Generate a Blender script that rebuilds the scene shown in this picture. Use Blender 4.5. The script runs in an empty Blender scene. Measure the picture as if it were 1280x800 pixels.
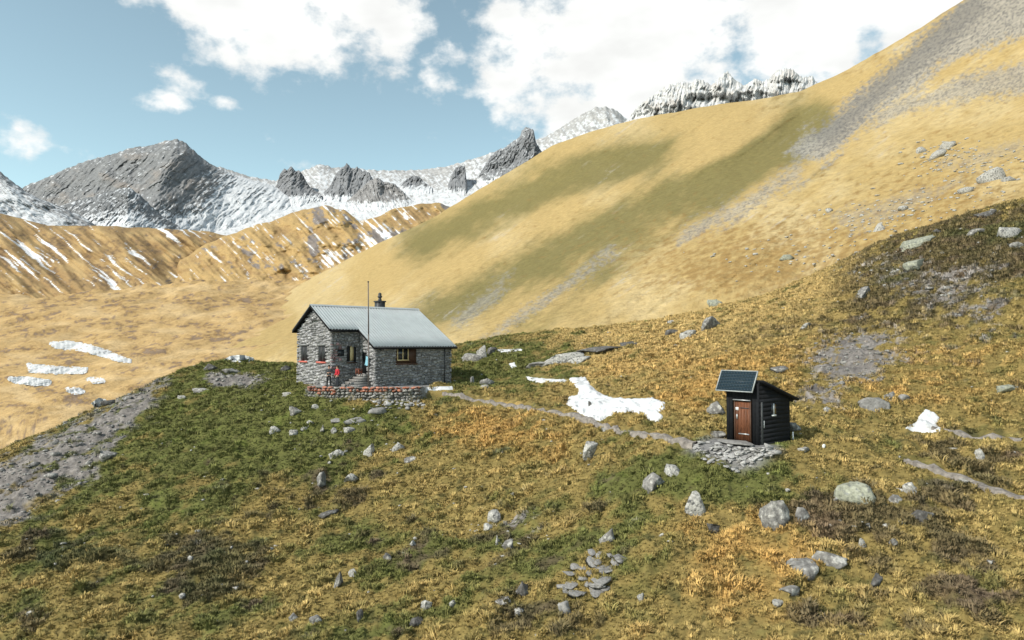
import bpy, bmesh, math, random
import numpy as np
from mathutils import Vector, Matrix

# ------------------------------------------------------------------ camera
S = bpy.context.scene
C = S.collection
FPX, HX, HY = 849.0, 640.0, 400.0            # focal length and centre in photograph pixels
PITCH = math.atan(32.0 / FPX)                # horizon lies at y = 432
CAMZ = 3.30                                  # camera height over the hut's floor (world z = 0)
cd = bpy.data.cameras.new('camera'); cam = bpy.data.objects.new('camera', cd); C.objects.link(cam)
cd.sensor_width = 36.0; cd.lens = FPX / 1280 * 36.0; cd.clip_start = 0.3; cd.clip_end = 20000
cam.location = (0, 0, CAMZ); cam.rotation_euler = (math.pi / 2 + PITCH, 0, 0)
S.camera = cam

# ------------------------------------------------------------------ sky and sun
SUN_EL = math.radians(41)
SUN_H = Vector((-0.83, -0.56, 0)).normalized()            # horizontal direction towards the sun
SUN_DIR = Vector((SUN_H.x * math.cos(SUN_EL), SUN_H.y * math.cos(SUN_EL), math.sin(SUN_EL)))
W = bpy.data.worlds.new('World'); S.world = W; W.use_nodes = True
wn, wl = W.node_tree.nodes, W.node_tree.links
wn.clear()
wo = wn.new('ShaderNodeOutputWorld'); bg = wn.new('ShaderNodeBackground')
sky = wn.new('ShaderNodeTexSky'); sky.sky_type = 'NISHITA'; sky.sun_disc = False
sky.sun_elevation = SUN_EL; sky.sun_rotation = math.atan2(SUN_H.x, SUN_H.y)
sky.altitude = 2300; sky.air_density = 1.0; sky.dust_density = 1.6; sky.ozone_density = 1.0
SKY_STRENGTH = 0.15

def wmath(op, a, b=None, clamp=False):
    n = wn.new('ShaderNodeMath'); n.operation = op; n.use_clamp = clamp
    for i, v in enumerate((a, b)):
        if v is None: continue
        if isinstance(v, (int, float)): n.inputs[i].default_value = v
        else: wl.new(v, n.inputs[i])
    return n.outputs[0]

tc = wn.new('ShaderNodeTexCoord')
sep = wn.new('ShaderNodeSeparateXYZ'); wl.new(tc.outputs['Generated'], sep.inputs[0])
az = wmath('ARCTAN2', sep.outputs[0], sep.outputs[1])
el = wmath('ARCSINE', sep.outputs[2])

def wnoise(scale, detail, rough, sz=1.0, off=0.0):
    m = wn.new('ShaderNodeMapping'); m.inputs['Scale'].default_value = (scale, scale, scale * sz)
    m.inputs['Location'].default_value = (off, off * 1.7, off * .3)
    wl.new(tc.outputs['Generated'], m.inputs[0])
    n = wn.new('ShaderNodeTexNoise'); n.inputs['Scale'].default_value = 1.0
    n.inputs['Detail'].default_value = detail; n.inputs['Roughness'].default_value = rough
    wl.new(m.outputs[0], n.inputs[0]); return n.outputs[0]

def px_dir(px, py):
    a, b = (px - HX) / FPX, -(py - HY) / FPX
    c, s = math.cos(PITCH), math.sin(PITCH)
    v = Vector((a, c - b * s, s + b * c)).normalized()
    return math.atan2(v.x, v.y), math.asin(v.z)

# clouds as soft masses at their direction, broken up by noise: (px, py, half width, half height, weight)
CLOUDS = [(330, -30, 190, 95, 1.0), (370, 50, 120, 55, .9), (460, 25, 75, 45, .8), (330, 85, 40, 22, .55),
          (700, 90, 105, 95, 1.05), (790, 60, 150, 110, 1.15), (690, 30, 70, 38, .85), (850, 72, 66, 66, 1.0), (640, 130, 45, 40, .85),
          (1010, 30, 115, 85, 1.1), (1130, 10, 120, 75, 1.05), (1250, -40, 180, 90, 1.0), (975, 72, 48, 46, .9),
          (558, 80, 36, 26, .34), (198, 128, 36, 13, .36), (287, 131, 22, 11, .30), (0, 178, 60, 34, .36), (495, 82, 22, 14, .35),
          (150, -90, 160, 60, .8), (-160, -60, 150, 90, .9), (-330, 120, 160, 60, .8), (1500, 20, 260, 140, 1.0)]
dens = None
for (px, py, rw, rh, wgt) in CLOUDS:
    a0, e0 = px_dir(px, py); k = math.cos(a0) ** 2
    ra, re = rw / FPX * k, rh / FPX * math.cos(a0)
    q = wmath('ADD', wmath('POWER', wmath('ABSOLUTE', wmath('DIVIDE', wmath('SUBTRACT', az, a0), ra)), 2.0),
              wmath('POWER', wmath('ABSOLUTE', wmath('DIVIDE', wmath('SUBTRACT', el, e0), re)), 2.0))
    d = wmath('MULTIPLY', wmath('SUBTRACT', 1.0, wmath('MULTIPLY', q, 0.62)), wgt)
    dens = d if dens is None else wmath('MAXIMUM', dens, d)
# the rest of the sky (behind and beside the camera) carries broken cloud of the same kind
n_big = wnoise(2.6, 3, .5, 2.0, 3.1)
side = wmath('MULTIPLY', wmath('SUBTRACT', wmath('ABSOLUTE', az), 0.95), 2.2, True)
rest = wmath('MULTIPLY', side, wmath('MULTIPLY', wmath('SUBTRACT', n_big, 0.47), 5.0))
dens = wmath('MAXIMUM', dens, rest)
dens = wmath('MAXIMUM', dens, -0.7)
n_f = wnoise(7.5, 6, .6, 1.5, 1.3)
n_w = wnoise(20.0, 4, .62, 1.3, 7.3)
edge = wmath('ADD', wmath('MULTIPLY', wmath('SUBTRACT', n_f, 0.5), 2.7), wmath('MULTIPLY', wmath('SUBTRACT', n_w, 0.5), 0.7))
tot = wmath('ADD', dens, edge)
mr = wn.new('ShaderNodeMapRange'); mr.interpolation_type = 'SMOOTHSTEP'
mr.inputs['From Min'].default_value = 0.20; mr.inputs['From Max'].default_value = 0.70
wl.new(tot, mr.inputs['Value'])
n_s = wnoise(10.0, 3, .55, 2.2, 5.3)
cr = wn.new('ShaderNodeMapRange'); cr.inputs['From Min'].default_value = .3; cr.inputs['From Max'].default_value = .62
cr.inputs['To Min'].default_value = .86; cr.inputs['To Max'].default_value = 1.0
wl.new(n_s, cr.inputs['Value'])
cc = wn.new('ShaderNodeMix'); cc.data_type = 'RGBA'; cc.blend_type = 'MULTIPLY'; cc.inputs[0].default_value = 1.0
cc.inputs[6].default_value = (5.6, 5.65, 5.55, 1); wl.new(cr.outputs[0], cc.inputs[7])
tint = wn.new('ShaderNodeMix'); tint.data_type = 'RGBA'; tint.blend_type = 'MULTIPLY'; tint.inputs[0].default_value = 1.0
wl.new(sky.outputs[0], tint.inputs[6]); tint.inputs[7].default_value = (1.16, 1.36, 1.02, 1)
hs = wn.new('ShaderNodeHueSaturation'); hs.inputs['Saturation'].default_value = 0.76
wl.new(tint.outputs[2], hs.inputs['Color'])
mixs = wn.new('ShaderNodeMix'); mixs.data_type = 'RGBA'
wl.new(mr.outputs[0], mixs.inputs[0]); wl.new(hs.outputs[0], mixs.inputs[6]); wl.new(cc.outputs[2], mixs.inputs[7])
wl.new(mixs.outputs[2], bg.inputs[0]); bg.inputs[1].default_value = SKY_STRENGTH
wl.new(bg.outputs[0], wo.inputs[0])

sl = bpy.data.lights.new('sun', 'SUN'); sl.energy = 3.9; sl.angle = math.radians(0.53); sl.color = (1.0, 0.94, 0.84)
so = bpy.data.objects.new('sun', sl); C.objects.link(so)
so.rotation_euler = SUN_DIR.to_track_quat('Z', 'Y').to_euler(); so.location = SUN_DIR * 300
vs = S.view_settings; vs.view_transform = 'Standard'; vs.look = 'None'; vs.gamma = 1.0; vs.use_curve_mapping = False
vs.exposure = 0.35
S.cycles.max_bounces = 4; S.cycles.diffuse_bounces = 2; S.cycles.glossy_bounces = 2; S.cycles.transmission_bounces = 2
W.cycles.sampling_method = 'MANUAL'; W.cycles.sample_map_resolution = 256
S.render.resolution_x, S.render.resolution_y = 1024, 640

# ------------------------------------------------------------------ helpers
rnd = random.Random(7)

def _hash(ix, iy, seed):
    h = (ix.astype(np.int64) * 374761393 + iy.astype(np.int64) * 668265263 + seed * 974634777) & 0xFFFFFFFF
    h = ((h ^ (h >> 13)) * 1274126177) & 0xFFFFFFFF
    return ((h ^ (h >> 16)) & 0xFFFF).astype(np.float64) / 65535.0

def perlin(x, y, seed=0):
    x = np.asarray(x, float); y = np.asarray(y, float)
    x0 = np.floor(x); y0 = np.floor(y); fx = x - x0; fy = y - y0
    u = fx * fx * fx * (fx * (fx * 6 - 15) + 10); v = fy * fy * fy * (fy * (fy * 6 - 15) + 10)
    def g(dx, dy):
        a = _hash(x0 + dx, y0 + dy, seed) * 2 * np.pi
        return np.cos(a) * (fx - dx) + np.sin(a) * (fy - dy)
    a = g(0, 0) * (1 - u) + g(1, 0) * u
    b = g(0, 1) * (1 - u) + g(1, 1) * u
    return (a * (1 - v) + b * v) * 1.5

def fbm(x, y, octv=4, seed=0, gain=.5, lac=2.03):
    s = 0; a = 1.0; t = 0
    for i in range(octv):
        s = s + a * perlin(x, y, seed + i * 17); t += a
        x = np.asarray(x) * lac + 13.7; y = np.asarray(y) * lac - 7.1; a *= gain
    return s / t

def ridged(x, y, octv=4, seed=0, gain=.55):
    s = 0; a = 1.0; t = 0
    for i in range(octv):
        s = s + a * (1 - 2 * np.abs(perlin(x, y, seed + i * 31))); t += a
        x = np.asarray(x) * 2.07 + 5.3; y = np.asarray(y) * 2.07 + 9.1; a *= gain
    return s / t

def sstep(a, b, x):
    t = np.clip((np.asarray(x, float) - a) / (b - a), 0, 1); return t * t * (3 - 2 * t)

def lerp(a, b, t): return a + (b - a) * t

def mixc(col, c2, m):
    return col + (np.array(c2) - col) * m[..., None]

def ray_ts(px, py):
    a = (np.asarray(px, float) - HX) / FPX; b = -(np.asarray(py, float) - HY) / FPX
    c, s = math.cos(PITCH), math.sin(PITCH)
    den = c - b * s
    return a / den, (s + b * c) / den

def at(px, py, Y):
    t, s = ray_ts(px, py); return Vector((float(t * Y), float(Y), float(s * Y + CAMZ)))

def to_px(x, y, z):
    c, s = math.cos(PITCH), math.sin(PITCH)
    zz = z - CAMZ
    d = y * c + zz * s; h = -y * s + zz * c
    return HX + FPX * x / d, HY - FPX * h / d

def new_mesh(name, verts, faces, cols=None, smooth=False, attrs=None):
    """verts Nx3, faces (n x 3|4 int array) or a list of such arrays"""
    me = bpy.data.meshes.new(name)
    verts = np.asarray(verts, np.float32)
    fl = faces if isinstance(faces, list) else [faces]
    fl = [np.asarray(f, np.int32) for f in fl if len(f)]
    nl = sum(f.size for f in fl); nf = sum(len(f) for f in fl)
    me.vertices.add(len(verts)); me.vertices.foreach_set('co', verts.ravel())
    me.loops.add(nl); me.polygons.add(nf)
    me.loops.foreach_set('vertex_index', np.concatenate([f.ravel() for f in fl]))
    tot = np.concatenate([np.full(len(f), f.shape[1], np.int32) for f in fl])
    me.polygons.foreach_set('loop_start', (np.cumsum(tot) - tot).astype(np.int32))
    me.polygons.foreach_set('loop_total', tot)
    if smooth: me.polygons.foreach_set('use_smooth', np.ones(nf, bool))
    me.update(calc_edges=True)
    if cols is not None:
        a = me.attributes.new('Col', 'FLOAT_COLOR', 'POINT')
        c4 = np.ones((len(verts), 4), np.float32); c4[:, :3] = cols
        a.data.foreach_set('color', c4.ravel())
    for k, v in (attrs or {}).items():
        a = me.attributes.new(k, 'FLOAT', 'POINT'); a.data.foreach_set('value', np.asarray(v, np.float32).ravel())
    return me

def grid_faces(nr, nc, mask=None):
    i = np.arange(nr * nc).reshape(nr, nc)
    f = np.stack([i[:-1, :-1], i[:-1, 1:], i[1:, 1:], i[1:, :-1]], -1).reshape(-1, 4)
    return f if mask is None else f[mask.ravel()]

def obj(name, me, mat=None, parent=None, loc=None, rot=None):
    o = bpy.data.objects.new(name, me); C.objects.link(o)
    if mat is not None and me is not None and not me.materials: me.materials.append(mat)
    if parent is not None: o.parent = parent
    if loc is not None: o.location = loc
    if rot is not None: o.rotation_euler = rot
    return o

def tag(o, label=None, cat=None, group=None, kind=None):
    if label: o['label'] = label
    if cat: o['category'] = cat
    if group: o['group'] = group
    if kind: o['kind'] = kind
    return o

def empty(name, loc, rz=0):
    o = bpy.data.objects.new(name, None); C.objects.link(o); o.location = loc; o.rotation_euler = (0, 0, rz)
    o.empty_display_size = .3
    return o

class MB:
    """collects boxes, prisms and tubes into one mesh"""
    def __init__(s): s.v = []; s.f3 = []; s.f4 = []; s.c = []; s.n = 0
    def add(s, v, f3=(), f4=(), col=(1, 1, 1)):
        v = np.asarray(v, float)
        s.v.append(v)
        if len(f3): s.f3.append(np.asarray(f3, int) + s.n)
        if len(f4): s.f4.append(np.asarray(f4, int) + s.n)
        s.c.append(np.tile(np.asarray(col, float), (len(v), 1))); s.n += len(v); return s
    BF = np.array([[0, 3, 2, 1], [4, 5, 6, 7], [0, 1, 5, 4], [1, 2, 6, 5], [2, 3, 7, 6], [3, 0, 4, 7]])
    def box(s, lo, hi, col=(1, 1, 1), M=None, jit=0, r=None):
        x0, y0, z0 = lo; x1, y1, z1 = hi
        v = np.array([[x0, y0, z0], [x1, y0, z0], [x1, y1, z0], [x0, y1, z0], [x0, y0, z1], [x1, y0, z1], [x1, y1, z1], [x0, y1, z1]], float)
        if jit: v += np.array([[ (r or rnd).uniform(-jit, jit) for _ in range(3)] for _ in range(8)])
        if M is not None: v = np.array([list(M @ Vector(p)) for p in v])
        return s.add(v, f4=s.BF, col=col)
    def tube(s, a, b, r0, r1=None, n=10, col=(1, 1, 1), caps=True):
        a, b = Vector(a), Vector(b); r1 = r0 if r1 is None else r1
        q = (b - a).to_track_quat('Z', 'Y'); v = []
        for p, r in ((a, r0), (b, r1)):
            for k in range(n):
                t = 2 * math.pi * k / n
                v.append(p + q @ Vector((r * math.cos(t), r * math.sin(t), 0)))
        f4 = [[k, (k + 1) % n, n + (k + 1) % n, n + k] for k in range(n)]; f3 = []
        if caps:
            v += [a, b]
            f3 = [[2 * n, (k + 1) % n, k] for k in range(n)] + [[2 * n + 1, n + k, n + (k + 1) % n] for k in range(n)]
        return s.add([list(p) for p in v], f3, f4, col)
    def lathe(s, prof, n=14, col=(1, 1, 1), at=(0, 0, 0)):
        v = []; m = len(prof)
        for (r, z) in prof:
            for k in range(n):
                t = 2 * math.pi * k / n; v.append((at[0] + r * math.cos(t), at[1] + r * math.sin(t), at[2] + z))
        f4 = [[i * n + k, i * n + (k + 1) % n, (i + 1) * n + (k + 1) % n, (i + 1) * n + k] for i in range(m - 1) for k in range(n)]
        return s.add(v, f4=f4, col=col)
    def mesh(s, name, cols=True, smooth=False):
        fl = []
        if s.f3: fl.append(np.concatenate(s.f3))
        if s.f4: fl.append(np.concatenate(s.f4))
        return new_mesh(name, np.concatenate(s.v), fl, np.concatenate(s.c) if cols else None, smooth)
    def build(s, name, mat, parent=None, smooth=False, loc=None):
        return obj(name, s.mesh(name, smooth=smooth), mat, parent, loc)

# ------------------------------------------------------------------ materials
def mat(name, base=(.5, .5, .5), rough=.8, attr=None, var=0.0, vscale=4.0, bump=0.0, bscale=20.0, metal=0.0, c2=None, c2scale=3.0,
        c2lo=.45, c2hi=.62, spec=.3, coords='Object', rand=0.0, instancer=False, detail=4, stretch=None, upn=0.0, gain=1.0):
    m = bpy.data.materials.new(name); m.use_nodes = True
    n, l = m.node_tree.nodes, m.node_tree.links
    b = n['Principled BSDF']; b.inputs['Roughness'].default_value = rough; b.inputs['Metallic'].default_value = metal
    b.inputs['Specular IOR Level'].default_value = spec
    tcn = n.new('ShaderNodeTexCoord'); src = tcn.outputs[coords] if coords != 'World' else None
    if coords == 'World':
        g = n.new('ShaderNodeNewGeometry'); src = g.outputs['Position']
    if stretch:
        mp = n.new('ShaderNodeMapping'); mp.inputs['Scale'].default_value = stretch; l.new(src, mp.inputs[0]); src = mp.outputs[0]
    def noise(sc, det=detail, ro=.6):
        t = n.new('ShaderNodeTexNoise'); t.inputs['Scale'].default_value = sc; t.inputs['Detail'].default_value = det
        t.inputs['Roughness'].default_value = ro; l.new(src, t.inputs['Vector']); return t.outputs[0]
    def rng(v, a, b_, lo, hi):
        r = n.new('ShaderNodeMapRange'); l.new(v, r.inputs['Value']); r.inputs['From Min'].default_value = a; r.inputs['From Max'].default_value = b_
        r.inputs['To Min'].default_value = lo; r.inputs['To Max'].default_value = hi; return r.outputs[0]
    if attr:
        a = n.new('ShaderNodeAttribute'); a.attribute_name = attr
        if instancer: a.attribute_type = 'INSTANCER'
        col = a.outputs['Color']
    else:
        a = n.new('ShaderNodeRGB'); a.outputs[0].default_value = (*base, 1); col = a.outputs[0]
    if c2 is not None:
        mx = n.new('ShaderNodeMix'); mx.data_type = 'RGBA'; l.new(rng(noise(c2scale), c2lo, c2hi, 0, 1), mx.inputs[0])
        l.new(col, mx.inputs[6]); mx.inputs[7].default_value = (*c2, 1); col = mx.outputs[2]
    if var:
        mx = n.new('ShaderNodeMix'); mx.data_type = 'RGBA'; mx.blend_type = 'MULTIPLY'; mx.inputs[0].default_value = 1
        l.new(col, mx.inputs[6]); l.new(rng(noise(vscale, 4, .65), .3, .7, 1 - var, 1 + var), mx.inputs[7]); col = mx.outputs[2]
    if rand:
        oi = n.new('ShaderNodeObjectInfo')
        mx = n.new('ShaderNodeMix'); mx.data_type = 'RGBA'; mx.blend_type = 'MULTIPLY'; mx.inputs[0].default_value = 1
        l.new(col, mx.inputs[6]); l.new(rng(oi.outputs['Random'], 0, 1, 1 - rand, 1 + rand), mx.inputs[7]); col = mx.outputs[2]
    if gain != 1.0:
        mx = n.new('ShaderNodeMix'); mx.data_type = 'RGBA'; mx.blend_type = 'MULTIPLY'; mx.inputs[0].default_value = 1
        l.new(col, mx.inputs[6]); mx.inputs[7].default_value = (gain, gain, gain, 1); col = mx.outputs[2]
    if upn:
        g2 = n.new('ShaderNodeNewGeometry'); vm = n.new('ShaderNodeMix'); vm.data_type = 'VECTOR'; vm.inputs[0].default_value = upn
        l.new(g2.outputs['Normal'], vm.inputs[4]); vm.inputs[5].default_value = (0, 0, 1)
        nv = n.new('ShaderNodeVectorMath'); nv.operation = 'NORMALIZE'; l.new(vm.outputs[1], nv.inputs[0]); l.new(nv.outputs[0], b.inputs['Normal'])
    l.new(col, b.inputs['Base Color'])
    if bump:
        bp = n.new('ShaderNodeBump'); bp.inputs['Strength'].default_value = 1.0; bp.inputs['Distance'].default_value = bump
        l.new(noise(bscale, 3, .65), bp.inputs['Height']); l.new(bp.outputs[0], b.inputs['Normal'])
    return m

M = {}
M['ground'] = mat('meadow_soil', attr='Col', rough=.95, gain=.95, var=.30, vscale=3.5, bump=.05, bscale=6.0, coords='World', spec=.1)
M['slope'] = mat('alpine_slope', attr='Col', rough=.95, var=.16, vscale=.35, bump=.6, bscale=.5, coords='World', spec=.1)
M['mountain'] = mat('mountain_rock', attr='Col', rough=.9, var=.14, vscale=.03, bump=5.0, bscale=.03, coords='World', spec=.15)
M['grass'] = mat('grass_blades', attr='Col', rough=.8, rand=.30, instancer=True, spec=.12, upn=.48, gain=1.52)
M['rock'] = mat('grey_rock', (.175, .168, .160), .9, var=.5, vscale=5, bump=.06, bscale=7, c2=(.36, .35, .325), c2scale=3.6, c2lo=.5, c2hi=.62, rand=.18)
M['rock_light'] = mat('pale_rock', (.36, .35, .325), .9, var=.5, vscale=7, bump=.08, bscale=8, c2=(.10, .10, .10), c2scale=5, c2lo=.52, c2hi=.62, rand=.12)
M['rock_green'] = mat('lichen_rock', (.27, .275, .215), .9, var=.5, vscale=5, bump=.035, bscale=8, c2=(.15, .155, .15), c2scale=4, c2lo=.52, c2hi=.66)
M['rock_dark'] = mat('dark_rock', (.095, .090, .085), .9, var=.5, vscale=6, bump=.06, bscale=7, c2=(.22, .22, .22), c2scale=4, c2lo=.55, c2hi=.68, rand=.2)
M['rubble'] = mat('pale_rubble', (.36, .352, .342), .9, var=.3, vscale=5, bump=.03, bscale=9, rand=.25)
M['slate'] = mat('slate_slab', (.215, .208, .20), .8, var=.4, vscale=7, bump=.012, bscale=14, rand=.2)
M['stone_col'] = mat('wall_stone', attr='Col', rough=.92, var=.35, vscale=6, bump=.03, bscale=14)
M['mortar'] = mat('mortar', (.26, .255, .25), .95, var=.25, vscale=8, bump=.03, bscale=18)
M['red_stone'] = mat('red_painted_stone', (.40, .115, .050), .85, var=.35, vscale=6, bump=.03, bscale=12, c2=(.27, .25, .235), c2scale=4, c2lo=.46, c2hi=.58, rand=.25)
M['snow'] = mat('old_snow', (.56, .57, .585), .7, c2=(.44, .435, .425), c2scale=1.6, c2lo=.58, c2hi=.72, var=.06, vscale=2, bump=.06, bscale=3, coords='World', spec=.3)
M['snow_dirty'] = M['snow']
M['path'] = mat('trodden_earth', (.205, .182, .162), .95, var=.5, vscale=4, bump=.04, bscale=10, coords='World')
M['roof'] = mat('corrugated_fibre_roof', (.335, .365, .375), .55, var=.10, vscale=1.4, bump=.004, bscale=30, metal=.0, spec=.5)
M['dark_wood'] = mat('black_stained_board', (.011, .012, .014), .85, var=.35, vscale=6, bump=.006, bscale=25, rand=.25, spec=.15, stretch=(1, 1, 1))
M['door_wood'] = mat('brown_door_plank', (.115, .042, .019), .6, var=.5, vscale=4, bump=.004, bscale=20, rand=.25, stretch=(6, 6, 1))
M['shutter'] = mat('dark_shutter', (.016, .017, .019), .6, var=.2, vscale=6, rand=.15)
M['brown_wood'] = mat('brown_shutter_wood', (.075, .040, .026), .6, var=.3, vscale=6, rand=.15)
M['cream'] = mat('cream_window_frame', (.62, .50, .27), .6, var=.12, vscale=8)
M['sill'] = mat('red_painted_sill', (.52, .13, .10), .8, var=.3, vscale=9)
M['glass'] = mat('window_glass', (.02, .025, .03), .08, spec=.6)
M['white'] = mat('white_paint', (.72, .73, .72), .6, var=.1, vscale=8)
M['metal'] = mat('galvanised_metal', (.42, .43, .44), .45, metal=.6, var=.12, vscale=10)
M['dark_metal'] = mat('dark_metal', (.05, .052, .056), .5, metal=.3, var=.2, vscale=10)
M['pole'] = mat('weathered_pole', (.14, .12, .11), .75, var=.25, vscale=6)
M['panel'] = mat('solar_cell', (.010, .024, .036), .38, var=.15, vscale=14, spec=.25)
M['panel_back'] = mat('solar_backing', (.07, .095, .11), .5)
M['alu'] = mat('dull_aluminium_frame', (.36, .38, .38), .5, var=.15, vscale=9)

# ------------------------------------------------------------------ near hill (ground)
HUT_O = Vector((-16.97, 57.0, 0.0)); HUT_R = math.radians(40.65)
SHED_O = Vector((11.25, 31.0, -1.23)); SHED_R = math.radians(38.5)
CP = [  # (px, py, distance): points read off the photograph, with a distance judged from what stands there
    (-250, 1000, 24), (0, 1000, 20), (320, 1000, 17.5), (640, 1000, 15), (960, 1000, 13.5), (1280, 1000, 12.5), (1550, 1000, 12),
    (-200, 820, 31), (0, 800, 28), (200, 800, 26), (400, 800, 24.5), (640, 800, 22), (900, 800, 20), (1100, 800, 19), (1280, 800, 18.5), (1500, 800, 18),
    (-150, 700, 38), (0, 690, 36.5), (200, 660, 38), (400, 660, 36), (640, 660, 31), (900, 660, 26), (1100, 650, 25.5), (1280, 650, 25), (1500, 640, 25),
    (100, 610, 45), (250, 575, 46), (450, 575, 43.5), (640, 580, 38), (800, 595, 30.5), (930, 605, 28.7), (1100, 585, 30), (1280, 595, 29.5), (1500, 570, 29),
    (200, 525, 57), (300, 515, 54), (400, 525, 49.5), (470, 530, 48.5), (560, 520, 49.5), (640, 535, 44), (760, 552, 37.5),
    (880, 561, 31.5), (948, 556, 31), (985, 550, 32.8), (908, 550, 32.5), (1100, 540, 34.5), (1280, 530, 34), (1500, 480, 34),
    (372, 478, 59.5), (412, 483, 55), (471, 484, 54), (565, 482, 58.5), (540, 482, 55), (400, 508, 51.3), (510, 506, 51),
    (330, 480, 61), (300, 478, 66), (300, 455, 80), (250, 459, 78), (370, 457, 82), (200, 477, 70), (150, 504, 63), (80, 540, 56), (0, 578, 51), (-150, 640, 45),
    (-150, 730, 70), (0, 665, 75), (150, 570, 85), (250, 500, 100), (370, 475, 108), (0, 690, 110), (-150, 760, 110), (200, 560, 130), (400, 510, 135),
    (600, 472, 66), (590, 452, 71), (560, 440, 82), (620, 425, 84), (680, 416, 88), (740, 413, 86), (640, 507, 50), (700, 482, 54), (750, 503, 45.5), (700, 447, 66),
    (800, 432, 68), (800, 480, 50), (870, 402, 74), (900, 440, 55), (900, 485, 42), (950, 372, 82), (1000, 358, 84), (1100, 306, 84), (1190, 281, 80),
    (1280, 256, 78), (1420, 215, 76), (1600, 170, 74), (1000, 440, 52), (1100, 400, 57), (1280, 330, 58), (1280, 420, 46), (1100, 470, 43), (1280, 480, 39), (1000, 505, 38.5), (1550, 330, 50),
    (560, 455, 110), (620, 442, 112), (700, 436, 115), (870, 415, 110), (1000, 376, 110), (1100, 328, 112), (1280, 282, 105), (1450, 240, 105),
    (560, 500, 140), (700, 480, 142), (900, 450, 140), (1100, 370, 140), (1280, 320, 140), (1500, 280, 140)]
CP = np.array(CP, float)
_t, _s = ray_ts(CP[:, 0], CP[:, 1])
KX = np.stack([_t * CP[:, 2], CP[:, 2]], 1); KZ = _s * CP[:, 2] + CAMZ

def _U(r2): return np.where(r2 > 1e-9, r2 * np.log(np.maximum(r2, 1e-9)), 0.0)
_n = len(KX); _sc = 40.0
_K = _U(((KX[:, None] - KX[None]) ** 2).sum(-1) / _sc ** 2) + np.eye(_n) * 0.004
_A = np.zeros((_n + 3, _n + 3)); _A[:_n, :_n] = _K; _A[:_n, _n] = 1; _A[:_n, _n + 1:] = KX / _sc; _A[_n, :_n] = 1; _A[_n + 1:, :_n] = (KX / _sc).T
_w = np.linalg.solve(_A, np.concatenate([KZ, np.zeros(3)]))

def tps(x, y):
    sh = x.shape; x = x.ravel(); y = y.ravel(); out = np.empty_like(x)
    for i in range(0, len(x), 40000):
        a = x[i:i + 40000]; b = y[i:i + 40000]
        r2 = ((a[:, None] - KX[None, :, 0]) ** 2 + (b[:, None] - KX[None, :, 1]) ** 2) / _sc ** 2
        out[i:i + 40000] = _U(r2) @ _w[:_n] + _w[_n] + _w[_n + 1] * a / _sc + _w[_n + 2] * b / _sc
    return out.reshape(sh)

NR, NC = 620, 860
GT = np.linspace(-1.02, 1.02, NC)                       # x / y
GY = np.geomspace(11.5, 142.0, NR)
TT, YY = np.meshgrid(GT, GY); XX = TT * YY
# coarse spline grid, then bilinear to the full grid (the spline is smooth)
cr_, cc_ = 156, 216
cT = np.linspace(-1.02, 1.02, cc_); cY = np.geomspace(11.5, 142.0, cr_)
cTT, cYY = np.meshgrid(cT, cY); cZ = tps(cTT * cYY, cYY)
def bilin(g, fi, fj):
    i0 = np.clip(np.floor(fi).astype(int), 0, g.shape[0] - 2); j0 = np.clip(np.floor(fj).astype(int), 0, g.shape[1] - 2)
    a = np.clip(fi - i0, 0, 1); b = np.clip(fj - j0, 0, 1)
    return (g[i0, j0] * (1 - a) + g[i0 + 1, j0] * a) * (1 - b) + (g[i0, j0 + 1] * (1 - a) + g[i0 + 1, j0 + 1] * a) * b
FI, FJ = np.meshgrid(np.linspace(0, cr_ - 1, NR), np.linspace(0, cc_ - 1, NC), indexing='ij')
ZZ = bilin(cZ, FI, FJ)

def local(x, y, o, r):
    c, s = math.cos(r), math.sin(r); dx, dy = x - o.x, y - o.y
    return dx * c + dy * s, -dx * s + dy * c
def boxdist(lx, ly, x0, x1, y0, y1):
    dx = np.maximum(np.maximum(x0 - lx, lx - x1), 0); dy = np.maximum(np.maximum(y0 - ly, ly - y1), 0)
    return np.hypot(dx, dy)
def poly_dist(px, py, pts):
    d = np.full(px.shape, 1e9)
    for (x0, y0), (x1, y1) in zip(pts[:-1], pts[1:]):
        vx, vy = x1 - x0, y1 - y0; t = np.clip(((px - x0) * vx + (py - y0) * vy) / (vx * vx + vy * vy), 0, 1)
        d = np.minimum(d, np.hypot(px - x0 - t * vx, py - y0 - t * vy))
    return d

def blobs(px, py, L):
    o = 0
    for (x, y, rx, ry, a) in L: o = o + a * np.exp(-((px - x) / rx) ** 2 - ((py - y) / ry) ** 2)
    return o

def in_poly(px, py, pts):
    ins = np.zeros(px.shape, bool); n = len(pts)
    for i in range(n):
        x0, y0 = pts[i]; x1, y1 = pts[(i + 1) % n]
        if y0 == y1: continue
        ins ^= ((py < y0) != (py < y1)) & (px < x0 + (py - y0) * (x1 - x0) / (y1 - y0))
    return ins
def poly_sd(px, py, pts):
    d = poly_dist(px, py, list(pts) + [pts[0]]); return np.where(in_poly(px, py, pts), d, -d)

HLX, HLY = local(XX, YY, HUT_O, HUT_R)
SLX, SLY = local(XX, YY, SHED_O, SHED_R)
d_hut = boxdist(HLX, HLY, 0, 10.7, -6.0, 3.6)
WALL_LINE = [(386, 484.5, 53.2), (395, 485.5, 52.9), (415, 486.5, 52.5), (440, 487, 52.25), (465, 487, 52.1), (490, 486, 52.1), (508, 485, 52.2), (521, 484.5, 52.4), (526, 483, 53.3)]
WALL_PTS = [at(*p) for p in WALL_LINE]
TERRACE = [(p.x, p.y) for p in WALL_PTS] + [(-6.5, 57.5), (-11, 56.5), (-14.5, 57.5), (-16.8, 57.0)]
d_shed = boxdist(SLX, SLY, -.5, 2.7, -.1, 1.8)
d_heap = boxdist(SLX, SLY, -1.6, 0, -.2, 2.0)

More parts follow.
